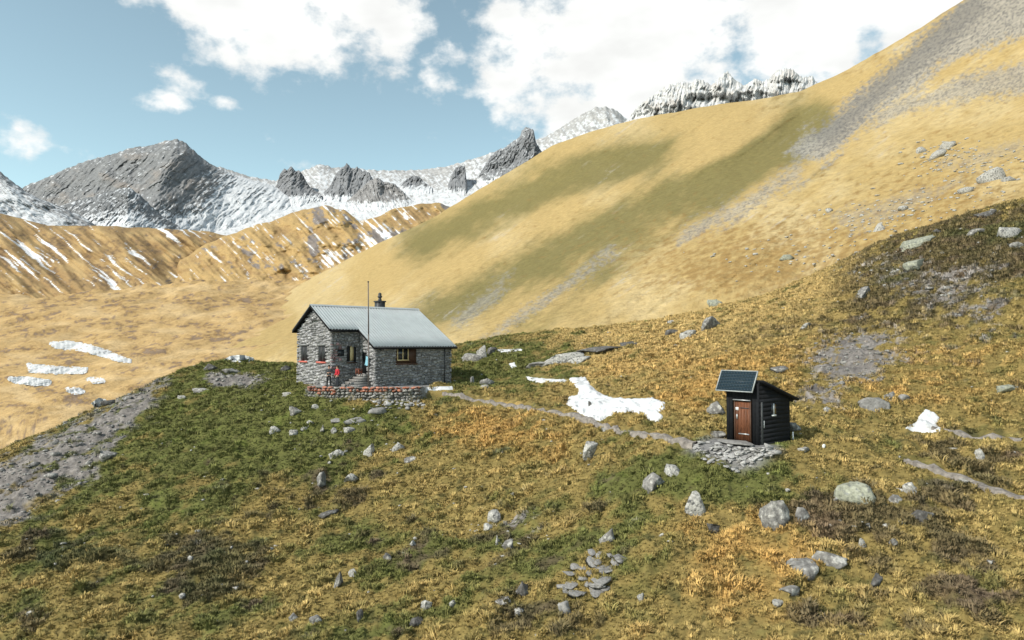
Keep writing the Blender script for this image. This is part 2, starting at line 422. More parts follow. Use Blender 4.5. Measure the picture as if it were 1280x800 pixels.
BASE = ZZ.copy()
NPX, NPY = to_px(XX, YY, ZZ)                            # where the smooth hill lies in the photograph
warp = fbm(XX / 7, YY / 7, 3, 3)
hum = fbm(XX / 4.5, YY / 4.5, 4, 11) * .50 + ridged(XX / 1.9 + warp, YY / 1.9, 3, 23) * .17
tus = np.maximum(fbm(XX / .75 + warp * 2, YY / .75, 3, 41), -.2) * .34
# little terraces that cattle tread into steep grass on the right
ter = perlin(XX / 9 + warp * .6, (ZZ * 2.1 + warp * 1.3), 55) * .30 * sstep(1000, 1080, NPX) * sstep(620, 480, NPY)
sd_ter = poly_sd(XX, YY, TERRACE)
rough = sstep(0.3, 3.0, d_hut) * sstep(.3, -.8, sd_ter) * sstep(0.2, 2.2, d_shed)
ZZ = ZZ + (hum + tus + ter) * (.06 + .94 * rough)
ZZ = lerp(ZZ, 0.0 + fbm(XX / 2, YY / 2, 3, 5) * .03, np.maximum(sstep(1.8, .3, d_hut), sstep(-.25, -.02, sd_ter)))
fr_m = sstep(-3.4, -.9, sd_ter) * sstep(55.5, 53.5, YY) * (HLY < -2.5)
ZZ = lerp(ZZ, np.minimum(ZZ, -.80 + .75 * hum - .25 * sstep(-18, -9, XX)), fr_m * (sd_ter < -.02))
ZZ = lerp(ZZ, SHED_O.z + fbm(XX / 1.2, YY / 1.2, 3, 6) * .05, sstep(1.3, .2, d_shed))
def hit(px, py, y0=12.5):
    """where the sight line through a photograph pixel meets the near hill"""
    t, s = ray_ts(px, py); t = float(t); s = float(s)
    fj = (t + 1.02) / 2.04 * (NC - 1); j = int(np.clip(math.floor(fj), 0, NC - 2)); b = fj - j
    col = ZZ[:, j] * (1 - b) + ZZ[:, j + 1] * b
    g = col - (s * GY + CAMZ)
    k = np.nonzero((g[1:] >= 0) & (g[:-1] < 0) & (GY[1:] > y0))[0]
    if len(k) == 0: i = int(np.argmax(np.where(GY > y0, g, -1e9))); Y = GY[i]
    else:
        i = k[0]; Y = GY[i] + (GY[i + 1] - GY[i]) * (-g[i]) / (g[i + 1] - g[i])
    return Vector((t * Y, Y, s * Y + CAMZ))

def height(x, y):
    fi = math.log(y / GY[0]) / math.log(GY[-1] / GY[0]) * (NR - 1); fj = (x / y + 1.02) / 2.04 * (NC - 1)
    return float(bilin(ZZ, np.array([fi]), np.array([fj]))[0])

# trails: pixel polylines -> world, used both for the path meshes and for keeping grass off them
TRAIL_A = [(556, 492), (580, 497), (610, 503), (640, 508), (670, 513), (700, 518), (730, 526), (760, 535), (800, 545), (840, 553), (868, 558)]
TRAIL_B = [(1132, 577), (1150, 583), (1175, 590), (1200, 597), (1225, 607), (1250, 615), (1290, 622), (1330, 628)]
TRAIL_C = [(1165, 536), (1200, 540), (1240, 543), (1280, 548)]

SNOW_NEAR = {
 'large white snow patch beside the path between hut and shed': [(712, 474), (732, 472), (738, 483), (748, 491), (762, 498), (790, 500), (815, 499), (830, 504), (833, 511), (822, 515), (829, 522), (822, 528), (811, 525), (804, 517), (785, 515), (768, 517), (758, 522), (750, 527), (735, 521), (720, 514), (708, 505), (711, 497), (722, 495), (724, 486), (714, 480)],
 'thin white snow strip running left from the large snow patch': [(657, 471), (680, 473.5), (705, 474.5), (712, 477), (700, 478.5), (675, 478.5), (662, 476)],
 'small white snow patch on the golden slope right of the shed': [(1131, 535), (1145, 529), (1150, 519), (1157, 512), (1166, 515), (1174, 521), (1172, 530), (1176, 539), (1158, 541), (1142, 539)],
 'white snow patch on the crest behind the left side of the hut': [(281, 451), (290, 446.5), (305, 446), (316, 449), (312, 452), (296, 453)],
 'thin snow strip at the foot of the front wall of the hut': [(531, 485), (548, 483.5), (566, 483), (566, 486.5), (545, 488), (533, 487.5)],
 'thin snow strip right of the boulders behind the hut': [(622, 437), (634, 437), (648, 436), (655, 437), (640, 440), (626, 440)],
 'tiny round snow patch in the saddle right of the hut': [(636, 455), (643, 453), (645, 458), (640, 460)],
 'scrap of snow beside the dark rock on the left crest': [(117, 504), (124, 499), (131, 501), (127, 506), (121, 508)]}
SCREE = [(-300, 680), (-40, 602), (20, 572), (60, 548), (110, 522), (150, 500), (190, 478), (206, 484), (190, 505), (160, 535), (135, 565), (100, 605), (45, 632), (0, 660), (-300, 800)]
# ---- cover of the near hill: noise decides patches, the photograph decides where each kind prevails
n1 = fbm(XX / 3.2, YY / 3.2, 5, 101); n2 = fbm(XX / 1.1, YY / 1.1, 4, 131); n3 = fbm(XX / .35, YY / .35, 3, 151)
n4 = fbm(XX / 9, YY / 9, 4, 171); n5 = fbm(XX / 1.6 + 40, YY / 1.6, 4, 191)
g_bias = blobs(NPX, NPY, [(240, 540, 200, 85, .98), (420, 545, 110, 45, .82), (120, 640, 160, 60, .35), (890, 600, 130, 45, 1.05), (700, 700, 150, 70, .40), (480, 690, 120, 60, .25), (620, 450, 90, 40, .6),
                          (720, 455, 130, 30, .35), (600, 478, 50, 16, .5), (980, 545, 50, 20, .7), (560, 740, 300, 70, .30), (120, 740, 200, 80, .34), (1180, 700, 120, 70, .15), (300, 455, 90, 20, .45), (340, 480, 60, 30, .45)])
GOLD = [(660, 440), (720, 420), (800, 415), (870, 400), (940, 375), (1000, 357), (1060, 328)]
m_gold = np.exp(-(poly_dist(NPX, NPY, GOLD) / 58) ** 2) * sstep(640, 740, NPX) * sstep(1120, 1010, NPX)
o_bias = blobs(NPX, NPY, [(620, 540, 80, 35, .6), (880, 470, 140, 60, .5), (800, 440, 100, 40, .2), (1150, 460, 130, 60, .35), (900, 720, 110, 90, .4), (1000, 690, 60, 80, .3), (500, 640, 80, 60, .2)])
h_bias = blobs(NPX, NPY, [(1120, 360, 170, 70, .75), (1250, 300, 120, 50, .8), (265, 705, 65, 40, 1.1), (450, 560, 40, 20, .3), (340, 620, 60, 30, .45), (130, 700, 60, 25, .5), (520, 700, 50, 25, .4), (760, 640, 40, 20, .35), (700, 770, 60, 25, .4), (850, 760, 40, 20, .35), (1040, 650, 70, 30, .75), (1110, 640, 80, 40, .7), (1190, 740, 130, 70, .6), (640, 690, 80, 40, .5),
                          (640, 780, 50, 25, .8), (60, 690, 60, 40, .55), (430, 615, 50, 35, .6), (1230, 590, 60, 35, .65), (1180, 560, 40, 25, .4), (950, 420, 60, 25, .35), (180, 590, 60, 25, .35), (1000, 760, 40, 40, .5), (830, 700, 40, 20, .2), (60, 790, 90, 30, .4)])
s_bias = blobs(NPX, NPY, [(1180, 365, 85, 30, .52), (1060, 455, 60, 34, .66), (1230, 400, 50, 20, .35), (1110, 330, 60, 20, .3), (1100, 430, 50, 25, .35), (1240, 330, 40, 20, .3), (1020, 500, 40, 20, .45), (292, 477, 34, 9, 1.3), (640, 655, 60, 20, .38), (690, 610, 60, 18, .2), (1200, 450, 60, 30, .2), (530, 440, 10, 5, .2)])
m_green = sstep(-.18, .30, n1 * 1.15 + n2 * .6 + g_bias - .42 - o_bias * .6)
m_oran = sstep(-.1, .5, n4 * .5 + n2 * .4 + n5 * .4 + o_bias - .25)
m_heat = sstep(.12, .42, n5 * .95 + n2 * .35 + n1 * .25 + h_bias * .95 - .26)
m_scr = sstep(.12, .34, n2 * .55 + n3 * .35 + n1 * .3 + s_bias - .26)
sd = poly_sd(NPX, NPY, SCREE)
m_scree = sstep(-7, 5, sd + n2 * 22 + n1 * 22)
m_rockscree = np.maximum(m_scr, m_scree * (1 - .85 * sstep(.16, .38, n5 + n1 * .4)))
col = np.zeros(XX.shape + (3,)) + np.array((.205, .155, .055))
col = mixc(col, (.330, .240, .092), sstep(-.05, .42, n2 + n3 * .6))
col = mixc(col, (.400, .235, .076), m_oran * .8)
col = mixc(col, (.420, .296, .122), m_gold * .88)
col = mixc(col, (.094, .104, .032), m_green * .92)
col = mixc(col, (.125, .150, .036), m_green * sstep(.1, .5, n5 + .3 * n3) * .75)
heat = np.zeros(col.shape) + np.array((.075, .062, .036)); heat = mixc(heat, (.098, .068, .052), sstep(-.1, .4, n1)); heat = mixc(heat, (.052, .060, .028), sstep(.05, .4, n4))
m_heat = m_heat * (1 - .85 * m_gold)
m_spot = sstep(.22, .42, fbm(XX / .62 + 11, YY / .62, 3, 261) + n1 * .35) * (1 - .5 * m_oran) * (1 - .7 * m_gold)
col = mixc(col, (.070, .066, .026), m_spot * .80)
m_str = sstep(.15, .4, fbm(XX / 2.4 - 31, YY / 1.2, 4, 281) + n3 * .2) * (1 - m_green * .4)
col = mixc(col, (.105, .100, .034), m_str * .62)
col = lerp(col, heat, (m_heat * .80)[..., None])
scr = np.zeros(col.shape) + np.array((.162, .148, .138)); scr = mixc(scr, (.262, .238, .222), sstep(-.2, .4, n3)); scr = mixc(scr, (.065, .062, .066), sstep(.05, .45, n5 + n3 * .4) * .6)
col = lerp(col, scr, (m_rockscree)[..., None])
d_trail = np.minimum(poly_dist(NPX, NPY, TRAIL_A), np.minimum(poly_dist(NPX, NPY, TRAIL_B), poly_dist(NPX, NPY, TRAIL_C)))
# terrace floor and worn ground by the shed
m_pave = sstep(-.3, .1, sd_ter)
col = mixc(col, (.24, .235, .23), m_pave)
m_heap = sstep(1.1, .2, d_heap) * 1.0
col = mixc(col, (.20, .195, .195), m_heap)
# height: scree is stony
ZZ += m_rockscree * (fbm(XX / .5, YY / .5, 3, 77) * .10)
bare = np.maximum(np.maximum(m_rockscree, m_pave), np.maximum(m_heap, sstep(6.5, 4.0, d_trail)))
for pl_ in SNOW_NEAR.values(): bare = np.maximum(bare, sstep(-3.0, 1.0, poly_sd(NPX, NPY, pl_)))
bare = np.maximum(bare, sstep(.25, .0, boxdist(HLX, HLY, 0.2, 10.5, -5.9, 3.5)))
bare = np.maximum(bare, sstep(.2, .0, boxdist(SLX, SLY, -.1, 2.6, -.1, 1.8)))
dens_t = (1 - sstep(.25, .75, bare)) * np.clip(60 * (22 / YY) ** 1.2, 6.0, 80)
dens_t *= (np.abs(TT) < .90) & (YY < 128) & (NPY < 930) 
tall = .42 + .50 * sstep(-.15, .4, n2 + .5 * n3) + .45 * m_heat * (1 - m_green) + .25 * m_oran + .25 * n2 - .04 * m_green
verts = np.stack([XX, YY, ZZ], -1).reshape(-1, 3)
me = new_mesh('ground', verts, grid_faces(NR, NC), col.reshape(-1, 3), True, {'tuft_density': dens_t, 'tuft_size': tall * (YY / 25.0) ** .42})
ground = tag(obj('ground', me, M['ground']), kind='structure')

# ------------------------------------------------------------------ lofted sheets for everything farther off
def spl(pts, x):
    pts = sorted(pts); xs = np.array([p[0] for p in pts], float); ys = np.array([p[1] for p in pts], float)
    return np.interp(x, xs, ys)

class Sheet:
    """terrain sheet lofted through rows of (px, py, distance) points, nearest row first"""
    def __init__(s, x0, x1, nc, rows, per, smooth_rows=True):
        s.px = np.linspace(x0, x1, nc)
        py = np.array([spl([(p[0], p[1]) for p in r], s.px) for r in rows]); ly = np.array([spl([(p[0], math.log(p[2])) for p in r], s.px) for r in rows])
        nk = len(rows); v = np.concatenate([np.linspace(k, k + 1, per[k], endpoint=False) for k in range(nk - 1)] + [[nk - 1]])
        s.v = v
        def cr(a):
            k = np.clip(v.astype(int), 0, nk - 2); t = (v - k)[:, None]
            p1, p2 = a[k], a[k + 1]; p0 = np.where((k > 0)[:, None], a[np.maximum(k - 1, 0)], 2 * p1 - p2); p3 = np.where((k < nk - 2)[:, None], a[np.minimum(k + 2, nk - 1)], 2 * p2 - p1)
            if not smooth_rows: return p1 + (p2 - p1) * t
            m1 = (p2 - p0) / 2; m2 = (p3 - p1) / 2
            return (2 * t**3 - 3 * t**2 + 1) * p1 + (t**3 - 2 * t**2 + t) * m1 + (-2 * t**3 + 3 * t**2) * p2 + (t**3 - t**2) * m2
        s.PY = cr(py); s.Y = np.exp(cr(ly)); s.PX = np.broadcast_to(s.px, s.PY.shape).copy(); s.V = np.broadcast_to(v[:, None], s.PY.shape)
    def xyz(s):
        t, e = ray_ts(s.PX, s.PY); return t * s.Y, s.Y, e * s.Y + CAMZ
    def normals(s):
        x, y, z = s.xyz(); P = np.stack([x, y, z], -1)
        n = np.cross(np.gradient(P, axis=1), np.gradient(P, axis=0)); n /= np.linalg.norm(n, axis=-1, keepdims=True) + 1e-9
        return n * np.sign(n[..., 2:3] + 1e-9)
    def at(s, px, py):
        j = int(np.clip(round((px - s.px[0]) / (s.px[1] - s.px[0])), 0, len(s.px) - 1)); c = s.PY[:, j]
        k = np.nonzero((c[:-1] >= py) & (c[1:] <= py))[0]
        i = k[0] if len(k) else int(np.argmin(np.abs(c - py)))
        return at(px, py, s.Y[i, j])
    def build(s, name, material, col, smooth=True):
        x, y, z = s.xyz()
        me = new_mesh(name, np.stack([x, y, z], -1).reshape(-1, 3), grid_faces(*x.shape), col.reshape(-1, 3), smooth)
        return tag(obj(name, me, material), kind='structure')

def back(row, dy=60, k=1.25): return [(x, y + dy, d * k) for (x, y, d) in row]

# ---- the great grass slope on the right
crest = [(150, 480, 700), (200, 432, 720), (245, 400, 720), (280, 386, 720), (340, 366, 720), (420, 331, 720), (480, 301, 710), (540, 273, 700), (600, 236, 690), (660, 201, 680), (690, 182, 672), (720, 171, 665),
         (760, 158, 650), (800, 148, 640), (850, 139, 620), (900, 130, 600), (950, 124, 580), (1000, 114, 555), (1050, 92, 525), (1100, 64, 500), (1150, 35, 475), (1205, 0, 450), (1280, -52, 425), (1400, -140, 400), (1600, -290, 380)]
mid2 = [(150, 490, 540), (220, 435, 520), (280, 404, 500), (420, 365, 450), (540, 325, 420), (660, 275, 400), (760, 240, 385), (900, 200, 350), (1000, 180, 330), (1100, 145, 300), (1205, 95, 280), (1280, 60, 270), (1600, -110, 240)]
mid1 = [(150, 505, 400), (220, 455, 360), (280, 426, 320), (420, 405, 270), (540, 378, 250), (660, 350, 220), (760, 320, 210), (900, 285, 190), (1000, 262, 180), (1100, 230, 170), (1205, 190, 165), (1280, 165, 160), (1600, 60, 150)]
bot = [(150, 540, 290), (220, 490, 250), (280, 460, 215), (420, 440, 160), (540, 432, 135), (620, 424, 122), (700, 413, 116), (800, 395, 112), (900, 362, 110), (1000, 335, 112), (1100, 295, 112), (1205, 262, 108), (1280, 245, 105), (1600, 150, 100)]
bot0 = [(x, y + 60, d * .80) for (x, y, d) in bot]
A = Sheet(150, 1500, 900, [bot0, bot, mid1, mid2, crest, back(crest, 50, 1.15)], [22, 110, 130, 130, 8])
inner = sstep(0, 1, A.V) * (A.V < 4.001)
ax, ay, az_ = A.xyz()
# folds of the slope: gullies and ribs that run down to the left
GULLY = [(1080, 120), (1000, 182), (930, 225), (860, 275), (780, 330), (700, 392), (640, 430)]
RIB = [(1230, 0), (1130, 85), (1040, 190), (940, 290), (840, 350), (720, 420)]
GULLY2 = [(960, 150), (880, 205), (800, 240), (700, 280), (600, 320), (500, 350)]
dg = poly_dist(A.PX, A.PY, GULLY); dr = poly_dist(A.PX, A.PY, RIB); dg2 = poly_dist(A.PX, A.PY, GULLY2)
pp = A.PX * .80 - A.PY * .60; qq = A.PX * .60 + A.PY * .80        # along / across the fall of the slope
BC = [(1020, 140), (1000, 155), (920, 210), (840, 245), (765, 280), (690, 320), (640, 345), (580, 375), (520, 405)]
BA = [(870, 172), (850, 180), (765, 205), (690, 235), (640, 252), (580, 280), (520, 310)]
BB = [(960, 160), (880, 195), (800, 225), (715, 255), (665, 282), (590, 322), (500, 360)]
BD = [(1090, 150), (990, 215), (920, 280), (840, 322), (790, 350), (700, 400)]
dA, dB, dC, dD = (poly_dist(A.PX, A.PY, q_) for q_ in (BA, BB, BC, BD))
fold = .050 * np.exp(-(dg / 30) ** 2) - .050 * np.exp(-(dr / 70) ** 2) + .034 * np.exp(-(dC / 20) ** 2) + .024 * np.exp(-(dA / 18) ** 2) - .030 * np.exp(-(dB / 20) ** 2) - .034 * np.exp(-(dD / 28) ** 2)
fold += .030 * fbm(qq / 38, pp / 260, 4, 201) + .010 * fbm(qq / 12, pp / 120, 3, 205) + .022 * fbm(A.PX / 160, A.PY / 110, 4, 211) 
det = fbm(ax / 16, az_ / 9, 5, 221)
A.Y *= 1 + (fold + .006 * det + .0075 * fbm((A.PX * .92 - A.PY * .38) / 11, (A.PX * .38 + A.PY * .92) / 4.5, 4, 231, gain=.6) * sstep(3.4, 1.4, A.V)) * (A.V < 4.001) * (.2 + .8 * inner) * (1 - sstep(3.75, 4, A.V) * .8)
A.PY += -1.2 * fbm(A.PX / 22, A.V * 0, 3, 241) * sstep(3.6, 4, A.V)
w1 = fbm(A.PX / 120, A.PY / 80, 4, 251); w2 = fbm(qq / 13, pp / 110, 4, 261, gain=.6); al_ = A.PX * .92 - A.PY * .38; ac_ = A.PX * .38 + A.PY * .92; w3 = fbm(al_ / 15, ac_ / 5.5, 4, 271, gain=.6); w4 = fbm(A.PX / 6, A.PY / 4, 4, 281, gain=.65)
c = np.zeros(ax.shape + (3,)) + np.array((.375, .272, .118))
c = mixc(c, (.450, .345, .178), sstep(-.1, .45, w1 + .4 * w2))
c = mixc(c, (.275, .178, .068), sstep(.1, .6, w2 * .7 + w3 * .5) * (.25 + .5 * sstep(850, 1050, A.PX) + .15))
olive_shade = blobs(A.PX, A.PY, [(800, 215, 130, 26, .85), (690, 225, 60, 30, .5), (620, 285, 110, 26, .55), (640, 350, 110, 34, .55), (860, 260, 70, 26, .5), (960, 210, 70, 40, .65), (760, 330, 90, 45, .55), (690, 395, 80, 22, .7), (1000, 160, 60, 50, .5), (560, 330, 70, 20, .3), (1120, 215, 140, 40, .45), (1240, 110, 90, 60, .35), (700, 185, 60, 20, .4)])
olive_shade = .45 * olive_shade + 1.05 * np.exp(-(dC / 26) ** 2) + 1.0 * np.exp(-(dA / 27) ** 2) * sstep(900, 800, A.PX) - .35 * np.exp(-(dB / 14) ** 2) - .3 * np.exp(-(dD / 20) ** 2) + .50 * np.exp(-(dg / 26) ** 2) * sstep(110, 180, A.PY)
c = mixc(c, (.150, .130, .050), np.clip(sstep(.05, .95, olive_shade * (.85 + .5 * fbm(A.PX / 55, A.PY / 30, 3, 299)) + w1 * .35 + w2 * .40 + w4 * .12 + w3 * .15 - .05) * .92, 0, 1))  # cloud-shadow bands and gully shade painted into the slope as darker olive grass
brown = blobs(A.PX, A.PY, [(1000, 310, 220, 50, .6), (1200, 240, 120, 50, .5), (900, 350, 120, 30, .4), (1180, 90, 100, 90, .2)])
c = mixc(c, (.225, .135, .045), sstep(.1, .8, brown + w3 * .8 + w4 * .45 - .08) * .72)
# scree tongues
SC = [[(1215, -10), (1180, 20), (1120, 75), (1060, 130), (1010, 175), (990, 190), (1030, 200), (1100, 140), (1180, 80), (1290, 40), (1290, -60)],
      [(1290, 75), (1200, 100), (1110, 130), (1060, 165), (1180, 130), (1290, 115)], [(1040, 165), (1000, 195), (985, 190), (1010, 160)],
      [(1000, 205), (930, 245), (860, 285), (850, 300), (920, 275), (1000, 225)], [(765, 310), (700, 360), (640, 400), (605, 424), (612, 424), (690, 372), (770, 316)],
      [(640, 345), (590, 375), (560, 400), (575, 405), (620, 375)], [(1180, 205), (1270, 175), (1280, 185), (1190, 215)], [(1040, 270), (1140, 240), (1200, 225), (1150, 255), (1060, 290)]]
scr_m = np.zeros(ax.shape)
for k, p in enumerate(SC):
    sdp = poly_sd(A.PX, A.PY, p); amt = [1, .8, .9, .7, .75, .6, .4, .45][k]
    scr_m = np.maximum(scr_m, amt * sstep(-6, 8, sdp * .9 + w4 * 16 + w2 * 14 + 1))
c = mixc(c, (.285, .272, .25), scr_m * .8)
dk_ = sstep(-8, 10, poly_sd(A.PX, A.PY, [(1215, -10), (1150, 45), (1080, 110), (1015, 170), (1040, 185), (1110, 120), (1180, 65), (1240, 10)]) + w4 * 18)
c = mixc(c, (.105, .10, .095), dk_ * .5)
c = mixc(c, (.105, .10, .098), scr_m * sstep(-.05, .25, fbm(A.PX / 3.6, A.PY / 2.2, 3, 287, gain=.7) + w3 * .3) * .75)
strk = sstep(.28, .45, fbm(qq / 5, pp / 90, 3, 291) + .35 * w4) * sstep(.05, .4, w1) * .4
c = mixc(c, (.40, .37, .33), strk)
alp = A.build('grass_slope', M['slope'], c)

# ---- valley floor on the left, with its low swells
v0 = [(-350, 760, 70), (0, 680, 85), (200, 570, 105), (370, 510, 120), (700, 470, 140)]
v1 = [(-350, 620, 130), (0, 545, 150), (200, 482, 180), (370, 452, 205), (700, 432, 230)]
v2 = [(-350, 475, 270), (0, 462, 265), (200, 432, 290), (370, 407, 320), (700, 395, 340)]
v3 = [(-350, 412, 440), (0, 400, 425), (150, 386, 450), (250, 378, 480), (370, 377, 520), (700, 370, 560)]
v4 = [(-350, 375, 650), (0, 372, 640), (150, 364, 640), (250, 352, 660), (370, 345, 700), (700, 335, 760)]
V = Sheet(-350, 560, 620, [v0, v1, v2, v3, v4, back(v4, 25, 1.2)], [26, 90, 90, 70, 8])
vx, vy, vz = V.xyz()
V.PY += (fbm(vx / 45, vy / 70, 4, 301) * 15 + fbm(vx / 14, vy / 26, 3, 311) * 3.2) * np.where(V.V < 3, 300 / V.Y, np.maximum(300 / V.Y, .75)) * (V.V < 4.5)
vx, vy, vz = V.xyz()
a1 = fbm(V.PX / 60, V.PY / 16, 4, 321); a2 = fbm(vx / 9, vy / 16, 4, 331); a3 = fbm(V.PX / 9, V.PY / 3.2, 4, 341, gain=.65)
c = np.zeros(vx.shape + (3,)) + np.array((.420, .285, .130))
c = mixc(c, (.480, .345, .180), sstep(-.05, .4, a1))
c = mixc(c, (.215, .128, .048), sstep(.03, .36, -a1 * .7 + a2 * .5 + a3 * .6) * .85)
c = mixc(c, (.20, .16, .14), sstep(.15, .4, a2 * .7 + a3 * .8 - a1 * .5) * .6)
V.build('valley_floor', M['slope'], c)

# ---- brown hill with snow lying in its furrows, far left
l3 = [(-350, 190, 1150), (-100, 245, 1050), (0, 268, 1000), (60, 283, 960), (130, 283, 960), (200, 286, 960), (262, 290, 980), (300, 300, 980), (350, 325, 980), (400, 360, 980)]
l0 = [(-350, 430, 560), (0, 410, 560), (150, 400, 560), (250, 390, 570), (400, 400, 600)]
l1 = [(-350, 340, 700), (0, 350, 700), (150, 345, 700), (250, 352, 720), (400, 385, 750)]
Lh = Sheet(-350, 400, 460, [l0, l1, l3, back(l3, 30, 1.2)], [90, 130, 8])
dn = Lh.PX * .62 - Lh.PY * .78; al = Lh.PX * .78 + Lh.PY * .62
f1 = fbm(dn / 15, al / 90, 4, 401, gain=.6)
Lh.Y *= 1 + .050 * f1 * (Lh.V < 2.001) * sstep(2, 1.7, Lh.V) + .09 * fbm(dn / 42, al / 150, 3, 405) * (Lh.V < 2.001)
Lh.PY -= 2.0 * fbm(Lh.PX / 25, Lh.PX * 0, 3, 407) * sstep(1.5, 2, Lh.V)
e1 = fbm(Lh.PX / 28, Lh.PY / 18, 4, 411); e2 = fbm(Lh.PX / 6, Lh.PY / 4, 4, 421)
c = np.zeros(Lh.PX.shape + (3,)) + np.array((.285, .190, .090))
c = mixc(c, (.37, .26, .125), sstep(-.1, .4, e1)); c = mixc(c, (.135, .095, .062), sstep(.0, .4, -e1 * .6 + e2 * .7 + f1 * .4) * .75)
c = mixc(c, (.10, .095, .10), sstep(.3, .5, fbm(Lh.PX / 20 + 9, Lh.PY / 14, 4, 431) + e2 * .3) * sstep(150, 240, Lh.PX))
snow_l = sstep(.20, .32, fbm(dn / 4.2 + e1 * 1.0, al / 95, 4, 441) * 1.05 + .16 * e2 + .20 * fbm(Lh.PX / 45 + 3, Lh.PY / 30, 2, 447) - .05 - .10 * sstep(350, 385, Lh.PY))
c = mixc(c, (.74, .76, .79), snow_l)
Lh.build('furrowed_hill', M['slope'], c)

# ---- golden hill in the middle distance
h3 = [(205, 360, 820), (215, 342, 820), (225, 326, 820), (260, 304, 840), (300, 288, 860), (340, 276, 880), (380, 262, 900), (405, 258, 900), (430, 263, 880), (450, 275, 860), (470, 272, 860), (490, 262, 880), (520, 256, 900), (545, 254, 920), (580, 262, 920), (700, 300, 920)]
h0 = [(205, 400, 600), (300, 395, 590), (400, 390, 590), (700, 380, 600)]
h1 = [(205, 372, 680), (260, 352, 680), (300, 340, 690), (400, 320, 700), (500, 310, 720), (700, 340, 760)]
Hh = Sheet(205, 700, 420, [h0, h1, h3, back(h3, 30, 1.2)], [70, 120, 8])
pq = Hh.PX * .7 + Hh.PY * .7; qp = Hh.PX * .7 - Hh.PY * .7
g1 = fbm(Hh.PX / 42, Hh.PY / 26, 4, 501); g2 = fbm(Hh.PX / 7, Hh.PY / 5, 4, 511); g3 = fbm(qp / 12, pq / 60, 3, 521)
Hh.Y *= 1 + (.045 * g1 + .03 * g3) * (Hh.V < 2.001) * sstep(2, 1.75, Hh.V)
Hh.PY -= 3.0 * fbm(Hh.PX / 22, Hh.PX * 0, 3, 507) * sstep(1.5, 2, Hh.V)
c = np.zeros(Hh.PX.shape + (3,)) + np.array((.365, .250, .112))
c = mixc(c, (.255, .165, .080), sstep(-.05, .35, g1 + .4 * g2) * .75)
rk = sstep(.16, .32, -g1 * .8 + g3 * .4 + g2 * .35 + blobs(Hh.PX, Hh.PY, [(392, 310, 9, 28, .75), (300, 330, 60, 14, .3), (440, 320, 14, 20, .5), (405, 262, 30, 5, .2), (490, 290, 40, 14, .35)]) - .12)
c = mixc(c, (.17, .155, .155), rk * .9)
sn = sstep(.27, .40, fbm(qp / 3.6, pq / 40, 4, 531) + g2 * .25 + blobs(Hh.PX, Hh.PY, [(480, 300, 32, 26, .40), (420, 320, 14, 18, .35), (430, 275, 30, 8, .25), (300, 320, 60, 15, .1), (405, 330, 10, 12, .3)]) - .06)
c = mixc(c, (.70, .72, .75), sn)
Hh.build('golden_hill', M['slope'], c)

# ---- the snowy mountains behind
def mountain(name, crest, base, mids, nc, per, seed, cn=1.5, relief=.03, wid=14, snow_bias=0.0, rockc=(.26, .265, .27), extra=None, lean=.35, warm=0.0, depth=None, amp_hi=.012, snowf=None, crestf=7):
    x0 = crest[0][0]; x1 = crest[-1][0]
    s = Sheet(x0, x1, nc, [base] + mids + [crest, back(crest, 40, 1.12)], per)
    top = len(mids) + 1.0
    up = sstep(top, top - .35, s.V)
    X, Y = s.PX, s.PY
    wx = 5 * fbm(X / 16, Y / 14, 3, seed + 21); dn = X + lean * Y + wx; r1 = ridged(dn / (wid * .7), (Y + wx) / (wid * 3.4), 5, seed, gain=.65); r2 = fbm(dn / (wid * .3), Y / (wid * .42), 4, seed + 5, gain=.6); r3 = fbm(X / 30, Y / 20, 3, seed + 9)
    d = relief * .42 * r1 + amp_hi * .45 * r2 + relief * .8 * r3
    if depth is not None: d = d + depth(X, Y)
    s.Y *= 1 - d * (s.V < top + .001) * (.25 + .75 * up)
    s.PY -= (cn * fbm(X / crestf, X * 0 + seed, 4, seed + 3, gain=.62) * 2.0) * sstep(top - .5, top, s.V)
    nrm = s.normals()
    f = fbm(X / 4.5, Y / 3.6, 4, seed + 12, gain=.62)
    sl = nrm[..., 2]
    stripe = fbm((X + lean * 1.6 * Y + wx * .6) / 2.6, (Y + wx) / 14, 4, seed + 15, gain=.6)
    m = snow_bias + (sl - .58) * 1.0 + f * .75 + stripe * .75
    if snowf is not None: m = m + snowf(X, Y)
    sn = sstep(-.06, .12, m)
    rock = np.zeros(X.shape + (3,)) + np.array(rockc)
    rock = rock * np.clip(1 + .55 * fbm((X + lean * Y + wx * .5) / 3.2, Y / 22, 4, seed + 33, gain=.65)[..., None] + .35 * f[..., None], .35, 1.8)
    if warm: rock = mixc(rock, (.33, .24, .17), sstep(0, .6, r3 + .3 * f) * warm)
    c = lerp(rock, np.zeros(rock.shape) + np.array((.53, .545, .565)) * (1 + .10 * f[..., None]), sn[..., None])
    if extra is not None: c = extra(X, Y, c, f)
    s.build(name, M['mountain'], c, False); return s

